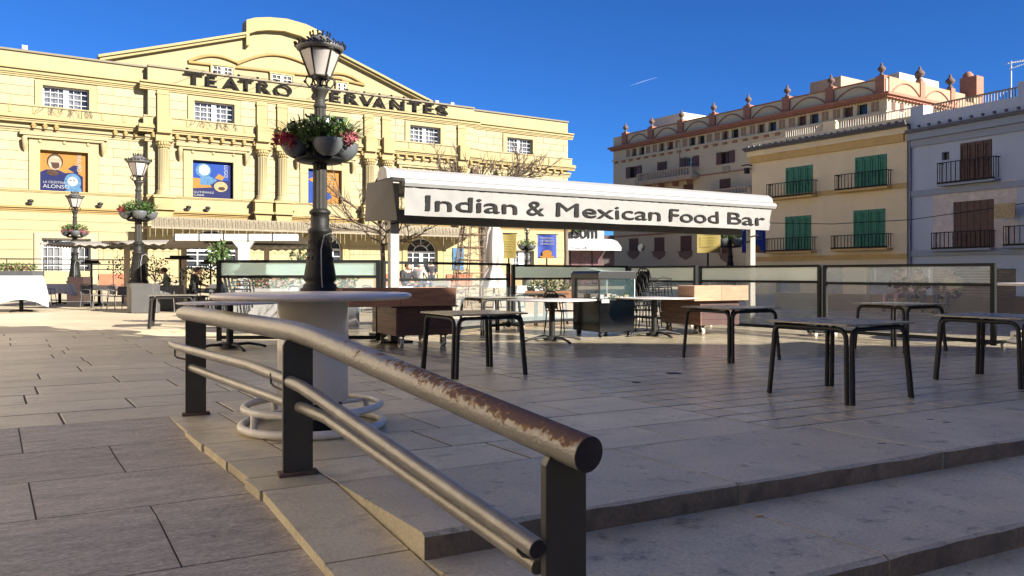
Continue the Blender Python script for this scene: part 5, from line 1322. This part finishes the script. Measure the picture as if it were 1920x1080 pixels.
m.build('wound_wires', TWIG, lc, kind='stuff')
# ------------------------------------------------------------ bare trees
def bare_tree(label, X, Y, h0, spread, seed, nb=9, up=.5, r0=.06, crown=1.6):
    rr = random.Random(seed); t = thing('bare_tree', label, 'tree', (X, Y, 0))
    MB().tube([(0,0,0),(.05,.02,h0*.5),(0,0,h0)], [r0*1.6,r0*1.2,r0], 8).build('trunk', TWIG, t)
    m = MB()
    def grow(p, d, L_, r, dep):
        pts = [p]; q = p
        for i in range(4):
            d = (d+Vector((rr.uniform(-.25,.25), rr.uniform(-.25,.25), rr.uniform(-.14,.16)))).normalized(); q = q+d*L_/4; pts.append(q)
            if dep and i > 0:
                for _ in range(2): grow(q, (d+Vector((rr.uniform(-.9,.9), rr.uniform(-.9,.9), rr.uniform(-.2,.7)))).normalized(), L_*.5, r*.55, dep-1)
        m.tube(pts, [r, r*.85, r*.7, r*.5, r*.25], 5)
    for k in range(nb):
        a = 2*math.pi*k/nb+rr.uniform(-.3,.3)
        grow(Vector((0,0,h0-rr.uniform(0,.5))), Vector((math.cos(a)*spread, math.sin(a)*spread, up+rr.uniform(0,.5))).normalized(), crown*rr.uniform(.7,1.1), r0*.55, 2)
    m.build('crown', mat('pale_twig', (.085,.06,.038), .8, .35, 9), t)
    return t
bare_tree('bare pruned tree behind the awning, sunlit twigs above its left half', P(905,500,34).x, 34, 4.4, 1.25, 21, 13, .45, .11, 2.3)
bare_tree('low bare tree whose twigs rise above the middle of the awning', P(1060,500,34).x, 34, 3.9, 1.3, 25, 9, .15, .08, 1.7)
bare_tree('thin bare tree with long drooping twigs left of the awning end', P(712,500,17).x, 17.2, 2.3, 1.6, 33, 9, .15, .045, 1.25)
# ------------------------------------------------------------ banners on lamp arms
def banner(label, u0, u1, vt, vb, Y, mt, kind, group):
    a, b_ = P(u0, vt, Y), P(u1, vb, Y); t = thing('banner', label, 'banner', (a.x, Y, b_.z), .15, group); w_ = b_.x-a.x; h_ = a.z-b_.z
    m = MB(); n = 12
    for i in range(n):
        p, q = w_*i/n, w_*(i+1)/n; f = lambda x: .05*math.sin(x*5)
        m.quad((p,f(p),0),(q,f(q),0),(q,f(q),h_),(p,f(p),h_))
    c = m.build('cloth', mt, t); MB().tube([(-.1,0,h_+.02),(w_+.1,0,h_+.02)], .03, 6).build('arm', BLK, t)
    MB().tube([(w_*.5,.1,h_),(w_*.5,.12,-b_.z)], .05, 8).build('post', BLK, t)
    if kind == 1:
        texted('FESTIVAL', w_*.7, h_*.07, PWH, c, TR((w_*.15,-.06,h_*.82)), .002); texted('DE TEATRO', w_*.7, h_*.10, PWH, c, TR((w_*.15,-.06,h_*.68)), .002); texted('DE MALAGA', w_*.7, h_*.07, PWH, c, TR((w_*.15,-.06,h_*.57)), .002)
        flat('emblem', ell(w_*.5, h_*.2, w_*.26, h_*.15, 0), -.055, ORG, c); flat('emblem', ell(w_*.5, h_*.06, w_*.4, h_*.06, 0), -.06, ORG, c)
    else:
        for j in range(7): flat('emblem', [(w_*.15,h_*(.3+.07*j)),(w_*(.8-.05*(j%3)),h_*(.3+.07*j)),(w_*(.8-.05*(j%3)),h_*(.315+.07*j)),(w_*.15,h_*(.315+.07*j))], -.055, mat('dull_gold_print', (.30,.24,.05), .8), c)
YB = mat('yellow_banner', (.17,.125,.025), .8, .1, 2); BB = mat('blue_banner', (.01,.03,.20), .7, .08, 2)
banner('dull yellow banner just right of the folded parasol', 941, 968, 438, 484, 50, YB, 0, 'banners hanging in the square')
banner('blue banner with orange emblem right of the distant lamp', 1008, 1044, 440, 484, 52, BB, 1, 'banners hanging in the square')
banner('dull yellow banner hanging under the right end of the awning', 1307, 1353, 432, 474, 38, YB, 0, 'banners hanging in the square')
banner('blue banner behind the right awning post', 1391, 1438, 430, 474, 38.5, BB, 1, 'banners hanging in the square')
# ------------------------------------------------------------ restaurant terrace at left
PF = mat('parasol_canvas', (.25,.225,.19), .85, .1, 2)
def parasol(label, u, Y, hw, z_, rise=.45, rz=.3, post=True):
    p = P(u, 500, Y); t = thing('large_parasol', label, 'parasol', (p.x, Y, 0), rz, 'open parasols of the restaurant terrace')
    m = MB(); n = 14; ed = []
    for s_ in range(4):
        a = math.pi/2*s_; c, s2 = math.cos(a), math.sin(a)
        for i in range(n):
            x = -hw+2*hw*i/n; y = -hw; ed.append((x*c-y*s2, x*s2+y*c, z_-.05*math.sin(math.pi*i/n)))
    k = len(ed); m.add(ed+[(0,0,z_+rise)], [(i, (i+1) % k, k) for i in range(k)])
    for i in range(k): # scalloped valance
        a, b_ = Vector(ed[i]), Vector(ed[(i+1) % k]); md = (a+b_)/2
        m.add([a, b_, b_-Vector((0,0,.03)), md-Vector((0,0,.09)), a-Vector((0,0,.03))], [(0,1,2,3,4)])
    m.build('canopy', PF, t)
    if post: MB().box(-.09,.09,-.09,.09,0,z_+rise-.02).build('post', mat('beige_post', (.40,.33,.26), .7), t)
    for s_ in range(4): a = math.pi/4+math.pi/2*s_; MB().tube([(0,0,z_+rise-.06),(hw*1.3*math.cos(a),hw*1.3*math.sin(a),z_-.02)], .02, 5).build('rib', AWM, t)
parasol('wide beige open parasol behind the second lamp at left', 238, 31, 2.3, 2.35, .16, .2)
parasol('wide beige open parasol left of the white pergola beam', 345, 30, 2.3, 2.35, .16, .25)
parasol('wide beige open parasol under the right part of the pergola beam', 500, 27.5, 1.9, 2.2, .14, .3)
pg = thing('pergola', 'white pergola beam with a broad white post behind the frosted screen', 'pergola', P(330, 500, 24).to_tuple()[:2]+(0,), .04)
Lp = P(556,500,24).x-P(330,500,24).x
m = MB(); m.box(0, Lp, -.1, .1, 2.22, 2.42); m.build('beam', WHT, pg)
for x in (P(456,500,24).x-P(330,500,24).x,): MB().prism([(x-.15,0),(x+.15,0),(x+.15,2.0),(x+.32,2.2),(x-.32,2.2),(x-.15,2.0)], -.1, .1).build('post', WHT, pg)
for k in range(5): MB().box(Lp*k/5-.012, Lp*k/5+.012, -.115, -.101, 2.18, 2.45).build('clamp', CHA, pg)
m = MB(); m.quad((0,-.05,2.42),(Lp,-.05,2.42),(Lp+.2,2.2,2.15),(-1.3,2.2,2.05)); m.build('canvas', PF, pg)
def cloth_table(label, u, Y, hw, z_, drop, rz, seed, mt=None):
    p = P(u, 500, Y); t = thing('cloth_covered_table', label, 'table', (p.x, Y, 0), rz, 'tables under white cloths')
    n = 16; vs_ = []; rr = random.Random(seed); rows_ = [(1,z_),(1.02,z_-.03)]+[(1.05+.16*q, z_-.03-drop*q) for q in (.25,.5,.75,1)]
    m = MB(); per = []
    for s_ in range(4):
        a = math.pi/2*s_; c, s2 = math.cos(a), math.sin(a)
        for i in range(n): x = -1+2*i/n; per.append((x*c+s2, x*s2-c, abs(x)**2))
    k = len(per)
    for j, (sc_, zz) in enumerate(rows_):
        for i, (x, y, cn) in enumerate(per):
            f = sc_+(.03*math.sin(i*1.9+seed)+.02*math.sin(i*.7))*(j > 1)*(j-1)/2+(cn*.10*(j-1)/4 if j > 1 else 0)
            vs_.append((x*hw*f, y*hw*f, zz-(cn*drop*.35*(j-1)/4 if j > 1 else 0)))
    m.add(vs_, [(j*k+i, j*k+(i+1) % k, (j+1)*k+(i+1) % k, (j+1)*k+i) for j in range(len(rows_)-1) for i in range(k)], True)
    m.add(vs_[:k], [tuple(range(k))]); m.build('tablecloth', mt or CLOTH, t)
    MB().tube([(0,0,0),(0,0,z_-.01)], .06, 8).build('column', BLK, t)
    for q in range(4):
        a = R(45+90*q); MB().tube([(0,0,.06),(hw*.7*math.cos(a),hw*.7*math.sin(a),.02)], .03, 6).build('foot', BLK, t)
cloth_table('tall table under a bright white cloth at the far left edge', 40, 26, .60, 1.16, .72, .5, 2)
cloth_table('small shaded table under a white cloth behind the bright one', 112, 33, .45, .82, .35, .4, 5)
cloth_table('table with white cloth between grey chairs left of the second lamp', 186, 31.5, .42, .78, .15, .2, 7)
for i, (u, Y, s_) in enumerate(((470,24,3),(560,25.5,5),(655,24.5,8),(745,27,9),(985,29,11))):
    cloth_table(['white cloth table behind the left part of the frosted screen','white cloth table behind the nearest lamp base','white cloth table right of the nearest lamp','white cloth table seen beside the left awning post','white cloth table beyond the centre screen post'][i], u, Y, .45, .80, .25, .3, s_)
GCH = mat('grey_wicker', (.10,.095,.09), .8, .3, 12)
gch = chair('grey wicker armchair beside the small white cloth table at far left', P(88,500,31).x, 31, 2.4, GCH)
for (u, Y, rz_, lab) in ((172,29.5,1.2,'grey wicker armchair left of the grey partition, facing right'),(196,28.5,-.6,'grey wicker armchair in front of the narrow cloth table'),(222,27.5,-2.2,'dark grey armchair with its back to the square left of the lamp plinth'),(310,25.5,.4,'grey wicker armchair between the grey planter boxes'),(440,23,2.2,'grey wicker armchair seen under the frosted screen at left'),(505,23.5,.9,'grey wicker armchair under the frosted screen, middle'),(640,23.5,-.8,'grey wicker armchair right of the nearest lamp base'),(700,26,2.6,'grey wicker armchair left of the awning post'),(830,24,.2,'grey wicker armchair behind the open rail screen'),(870,25,1.6,'grey wicker armchair left of the folded parasol'),(1010,26,2.1,'grey wicker armchair beyond the centre green screen')):
    o = dup(gch, (P(u,500,Y).x, Y, 0), rz_, lab)
for c_ in bpy.data.objects:
    pass
def box_thing(name, label, cat, u0, u1, vt, Y, dep, mt, z0=0, rz=0, plants=0, group=None, seed=1, pm=None):
    a, b_ = P(u0, vt, Y), P(u1, vt, Y); t = thing(name, label, cat, (a.x, Y, 0), rz, group); w_ = b_.x-a.x; z1 = a.z
    m = MB(); t_ = .04; m.box(0, w_, 0, t_, z0, z1); m.box(0, w_, dep-t_, dep, z0, z1); m.box(0, t_, t_, dep-t_, z0, z1); m.box(w_-t_, w_, t_, dep-t_, z0, z1); m.build('box', mt, t, bevel=.01)
    MB().box(t_, w_-t_, t_, dep-t_, z0+.02, z1-.06).build('soil', mat('soil', (.05,.035,.025), .9), t)
    if plants:
        m = MB(); leafblob(m, (w_/2, dep/2, z1+.16), w_*.5, dep*.6, .22, plants, .09, random.Random(seed)); m.build('foliage', LEAF, t)
        if pm: m = MB(); leafblob(m, (w_/2, dep/2-.05, z1+.16), w_*.45, dep*.6, .16, plants//3, .06, random.Random(seed+1)); m.build('flowers', pm, t, kind='stuff')
    return t
G1 = 'grey planter boxes of the restaurant terrace'
box_thing('planter_box', 'tall grey planter box beside the second lamp plinth', 'planter box', 246, 287, 532, 25.0, .5, CON, 0, .0, 0, G1)
box_thing('planter_box', 'wide grey planter box right of the second lamp', 'planter box', 291, 333, 535, 26.5, .5, CON, 0, .0, 90, G1, 3)
box_thing('planter_box', 'narrow grey planter box at the left end of the frosted screen', 'planter box', 392, 412, 533, 22.5, .4, CON, 0, 0, 0, G1)
box_thing('planter_box', 'low planter box with a green garland behind the frosted screen', 'planter box', 430, 575, 541, 21, .5, mat('white_box', (.36,.345,.32), .7), 0, 0, 420, G1, 5, REDF)
box_thing('planter_box', 'planter box with red and orange flowers right of the nearest lamp base', 'planter box', 622, 668, 540, 19, .4, mat('white_box', (.36,.345,.32), .7), 0, 0, 200, G1, 8, REDF)
box_thing('planter_box', 'long brown planter box with green plants right of the centre post', 'planter box', 985, 1075, 546, 25, .5, WOOD, 0, 0, 420, G1, 9, ORG)
box_thing('planter_box', 'planter box full of red flowers at the far left edge', 'planter box', -30, 62, 508, 36, .8, CON, 0, 0, 700, G1, 12, PINKF)
box_thing('lamp_pedestal_box', 'dark brown pedestal box at the foot of the farthest left lamp', 'cabinet', 126, 157, 519, 36.2, .8, mat('dark_brown_pedestal', (.04,.022,.018), .6, .2, 3))  # box added in front of the plinth to stand for the lamp's dark pedestal
box_thing('planter_box', 'low beige box under the seated diners at the centre', 'planter box', 760, 842, 527, 34, .8, CONC, 0, 0, 0, G1)
nt_ = thing('number_sign', 'white numerals 20 standing behind the frosted screen', 'sign', P(543, 500, 19.8).to_tuple()[:2]+(.0,))
texted('20', .55, .17, WHT, nt_, TR((0,0,.93)), .02); MB().box(-.05,.65,.03,.05,0,.93).build('board', WHT, nt_)
# shrubs and hanging plants
def shrub(label, u, Y, z0, z1, r, seed, n=260, mt=None, cat='plant'):
    p = P(u, 500, Y); t = thing('potted_shrub', label, cat, (p.x, Y, 0), 0); rr = random.Random(seed)
    MB().lathe([(0,.0),(.16,.0),(.2,.35),(.0,.35)], n=12).build('pot', CON, t)
    m = MB(); m.tube([(0,0,.3),(.03,0,(z0+z1)/2)], .02, 5)
    for k in range(14): m.tube([(0.02,0,z0),(rr.uniform(-r,r)*.7,rr.uniform(-r,r)*.7,rr.uniform(z0,z1))], .009, 4)
    m.build('stems', TWIG, t); m = MB(); leafblob(m, (0,0,(z0+z1)/2), r, r, (z1-z0)/2, n, .10, rr); m.build('foliage', mt or LEAF, t)
shrub('leafy shrub left of the second lamp against the theatre wall', 238, 33, .9, 2.1, .75, 41, 260)
shrub('small green shrub right of the second lamp', 290, 33, .9, 2.0, .6, 42, 240)
shrub('bright green plant above the left end of the frosted screen', 412, 19, 1.35, 2.0, .28, 43, 300)
shrub('dark green plant right of the pergola beam', 566, 25, 1.2, 2.05, .4, 44, 260, LEAFD)
shrub('dark plant in the middle of the restaurant terrace', 375, 30, .9, 1.6, .7, 45, 300, LEAFD)
shrub('small plant beside the menu board near the centre', 478, 30, 1.0, 1.8, .8, 46, 300, LEAFD)
def heater(label, u, Y, z_, hw=.45):
    p = P(u, 500, Y); t = thing('patio_heater', label, 'patio heater', (p.x, Y, 0), .3, 'patio heaters with flat black hoods')
    MB().tube([(0,0,.05),(0,0,z_)], .03, 8).build('pole', BLK, t); MB().lathe([(.3,.0),(.28,.06),(.03,.1)], n=16).build('base', BLK, t)
    m = MB(); m.plate([(-hw,-hw*.7),(hw,-hw*.7),(hw*.8,hw*.7),(-hw*.8,hw*.7)], z_, z_+.06); m.plate([(-hw*.7,-hw*.4),(hw*.7,-hw*.4),(hw*.7,hw*.4),(-hw*.7,hw*.4)], z_+.061, z_+.14); m.build('hood', BLK, t)
heater('patio heater with a flat black hood left of the leafy shrub', 172, 31, 1.62, .34)
heater('patio heater with a black hood under the pergola at left', 338, 29, 1.75, .48)
heater('patio heater right of the hanging plant under the pergola', 395, 26.5, 1.55, .3)
# podium rail in front of the theatre
rl = thing('podium_rail', 'thin grey metal rail running in front of the left theatre window', 'railing', P(-60,500,44).to_tuple()[:2]+(0,), TF.rz)
for z_ in (1.5, 1.8, 2.1): MB().tube([(0,0,z_),(9,0,z_)], .03, 5).build('rail_bar', CHA, rl)
for k in range(6): MB().tube([(k*1.8,0,0),(k*1.8,0,2.1)], .03, 5).build('upright', CHA, rl)
# ------------------------------------------------------------ people
def person(label, X, Y, z0, rz, joints, edges, radii, top, low, skin, hair, sc_=1.25):
    t = thing('person', label, 'person', (X, Y, z0), rz); t.scale = (sc_, sc_, 1)
    names = list(joints); vs_ = [joints[k] for k in names]; es = [(names.index(a), names.index(b_)) for a, b_ in edges]
    me = bpy.data.meshes.new('body'); me.from_pydata(vs_, es, []); o = bpy.data.objects.new('body', me); col.objects.link(o)
    md = o.modifiers.new('skin', 'SKIN'); md.use_smooth_shade = True
    for i, k in enumerate(names): me.skin_vertices[0].data[i].radius = (radii[k], radii[k]); me.skin_vertices[0].data[i].use_root = (k == 'pelvis')
    s_ = o.modifiers.new('sub', 'SUBSURF'); s_.levels = 1; s_.render_levels = 1
    dg = bpy.context.evaluated_depsgraph_get(); m2 = bpy.data.meshes.new_from_object(o.evaluated_get(dg)); bpy.data.objects.remove(o)
    m2.materials.clear()
    for q in (top, low, skin, BLK): m2.materials.append(q)
    J = {k: Vector(v) for k, v in joints.items()}
    def near(p): return min(J, key=lambda k: (J[k]-p).length)
    for f in m2.polygons:
        k = near(f.center); f.use_smooth = True
        f.material_index = 2 if k in ('head', 'crown', 'neck', 'handl', 'handr') else 3 if k[:4] == 'foot' or k[:3] == 'toe' else 1 if k[:4] in ('hipl', 'hipr', 'knee', 'ankl') else 0
    link('body', m2, t)
    h = J['head']
    m = MB(); m.ico((h.x, h.y+.015, h.z+.035), .105, (1,1.05,1), 12, 8); m.build('hair', hair, t)
    m = MB(); m.ico((h.x, h.y-.045, h.z-.02), .088, (.92,.9,1.15), 12, 8); m.tube([(h.x,h.y-.115,h.z+.0),(h.x,h.y-.145,h.z-.03)], [.012,.016], 6); m.build('face', skin, t)
    m = MB()
    for s_ in (-1, 1): m.ico((h.x+s_*.035, h.y-.122, h.z+.01), .011, (1.3,.5,.8), 6, 4); m.ico((h.x+s_*.095, h.y-.02, h.z-.01), .025, (.4,.8,1.2), 6, 4)
    m.build('eyes_and_ears', mat('feature_brown', (.12,.06,.04), .6), t)
    for s_, k in ((-1, 'handl'), (1, 'handr')):
        hd = J[k]; d = (hd-J['elbow'+k[-1]]).normalized(); sd = d.cross(Vector((0,1,0))).normalized() if abs(d.y) < .9 else Vector((1,0,0))
        m = MB()
        for q in range(4):
            b0 = hd+sd*(q-1.5)*.02; L_ = (.065,.075,.07,.055)[q]; m.tube([b0, b0+d*L_*.6+Vector((0,-.006,0)), b0+d*L_+Vector((0,-.02,-.008))], [.010,.009,.007], 6)
        b0 = hd-sd*.035; m.tube([b0, b0-sd*.02+d*.02, b0-sd*.022+d*.05], [.011,.010,.008], 6); m.build('fingers', skin, t)
    return t
E0 = [('pelvis','waist'),('waist','chest'),('chest','neck'),('neck','head'),('head','crown'),('chest','shl'),('shl','elbowl'),('elbowl','handl'),('chest','shr'),('shr','elbowr'),('elbowr','handr'),('pelvis','hipl'),('hipl','kneel'),('kneel','anklel'),('anklel','footl'),('pelvis','hipr'),('hipr','kneer'),('kneer','ankler'),('ankler','footr')]
RD = dict(pelvis=.15,waist=.135,chest=.16,neck=.055,head=.085,crown=.06,shl=.075,shr=.075,elbowl=.05,elbowr=.05,handl=.035,handr=.035,hipl=.10,hipr=.10,kneel=.065,kneer=.065,anklel=.045,ankler=.045,footl=.04,footr=.04)
STAND = dict(pelvis=(0,0,.92),waist=(0,0,1.08),chest=(0,0,1.32),neck=(0,0,1.48),head=(0,-.02,1.60),crown=(0,-.01,1.68),shl=(-.19,0,1.40),elbowl=(-.26,.02,1.13),handl=(-.23,-.12,.92),shr=(.19,0,1.40),elbowr=(.27,.02,1.14),handr=(.22,-.14,1.0),hipl=(-.10,0,.84),kneel=(-.11,-.02,.48),anklel=(-.12,.02,.08),footl=(-.13,-.14,.04),hipr=(.10,0,.84),kneer=(.12,-.01,.48),ankler=(.14,.04,.08),footr=(.16,-.12,.04))
SIT = dict(pelvis=(0,.02,.54),waist=(0,.04,.68),chest=(0,0,.94),neck=(0,-.04,1.10),head=(0,-.08,1.22),crown=(0,-.07,1.30),shl=(-.19,0,1.02),elbowl=(-.25,-.08,.78),handl=(-.10,-.30,.68),shr=(.19,0,1.02),elbowr=(.25,-.08,.78),handr=(.10,-.32,.68),hipl=(-.11,-.06,.52),kneel=(-.14,-.46,.52),anklel=(-.14,-.44,.10),footl=(-.14,-.60,.04),hipr=(.11,-.06,.52),kneer=(.14,-.46,.52),ankler=(.15,-.44,.10),footr=(.15,-.60,.04))
SK = mat('skin', (.50,.30,.21), .6, .05); HB = mat('brown_hair', (.05,.03,.02), .7, .2, 8); BJ = mat('black_coat', (.02,.02,.022), .8, .2, 5); WJ = mat('white_jacket', (.30,.29,.28), .8, .08, 5); JE = mat('dark_jeans', (.03,.04,.07), .8, .2, 5); PT = mat('pink_trousers', (.45,.24,.22), .8, .1, 5); GYH = mat('grey_hair', (.35,.33,.31), .7, .2, 8)
def pp(label, u, Y, z0, rz_, pose, top, low, hair): p = P(u, 500, Y); return person(label, p.x, Y, z0, rz_, pose, E0, RD, top, low, SK, hair)
pp('person in a black coat standing in front of the right theatre door', 808, 44, .25, .3, STAND, BJ, JE, HB)
pp('person in a white jacket seated left of the standing figure in black', 786, 33, .35, 2.6, SIT, WJ, JE, GYH)
pp('person in dark clothes seated at the cloth table beside the awning post', 762, 29, .28, .9, SIT, BJ, JE, HB)
pp('person in a dark top and pink trousers seated on the low wall at right', 1688, 25.2, .05, -.95, SIT, BJ, PT, HB)
pp('person in black seated on the low wall, second from the left there', 1722, 24.6, .05, -.6, SIT, BJ, JE, HB)
pp('person in a pale jacket seated on the low wall nearest the right post', 1788, 23.6, .05, -1.1, SIT, mat('pale_yellow_jacket', (.50,.44,.24), .8), JE, GYH)
pp('person in dark clothes seated in the restaurant terrace at left', 365, 28, .12, 1.8, SIT, BJ, JE, HB)
pp('person in a white top seated behind the second lamp', 312, 31, .12, -1.2, SIT, WJ, JE, HB)
# ------------------------------------------------------------ small things on the ground
def litter(name, label, cat, u, v, z_, f):
    p = G(u, v, z_); o = f(p); tag(o, label, cat); return o
def butt(p): o = MB().tube([(0,0,.006),(.05,.02,.006)], .006, 7).build('cigarette_end', mat('cigarette_paper', (.65,.45,.25), .8)); o.location = p; return o
litter('cigarette_end', 'cigarette end lying on the second step below the joint', 'cigarette end', 1415, 970, -.123, butt)
def scrap(s_):
    def f(p):
        o = MB().plate([(-s_,-.3*s_),(s_,-.4*s_),(.8*s_,.4*s_),(-.7*s_,.3*s_)], .002, .006).build('paper_scrap', PWH); o.location = p; return o
    return f
litter('p', 'white paper scrap on the terrace edge slab', 'litter', 1653, 832, 0, scrap(.03)); litter('p', 'first of two white paper scraps near the nearest square table', 'litter', 1743, 787, 0, scrap(.03)); litter('p', 'white paper scrap right of the other near the nearest square table', 'litter', 1773, 793, 0, scrap(.035))
litter('p', 'tiny white scrap on the grey granite ramp', 'litter', 400, 1006, -.06, scrap(.012)); litter('p', 'tiny white scrap at the bottom of the second step', 'litter', 1447, 1075, -.123, scrap(.012))
def drain(r):
    def f(p):
        o = MB().lathe([(0,.004),(r,.004),(r*1.05,.001)], n=18).build('drain_cover', CHA); o.location = p; return o
    return f
litter('d', 'round dark drain cover on the tiles, right of centre', 'drain cover', 1263, 700, 0, drain(.09)); litter('d', 'small dark drain cover left of the larger one', 'drain cover', 1193, 717, 0, drain(.05))
# contrail high in the sky
ct = MB().tube([P(1181,161,1900), P(1205,153,1900), P(1232,145,1900)], [.5,2.2,.8], 8, ry=.5); o = ct.build('contrail', mat('contrail_vapour', (.75,.8,.9), 1, .02, alpha=.10)); tag(o, 'faint white aircraft trail in the blue sky above the apartment block', 'contrail')
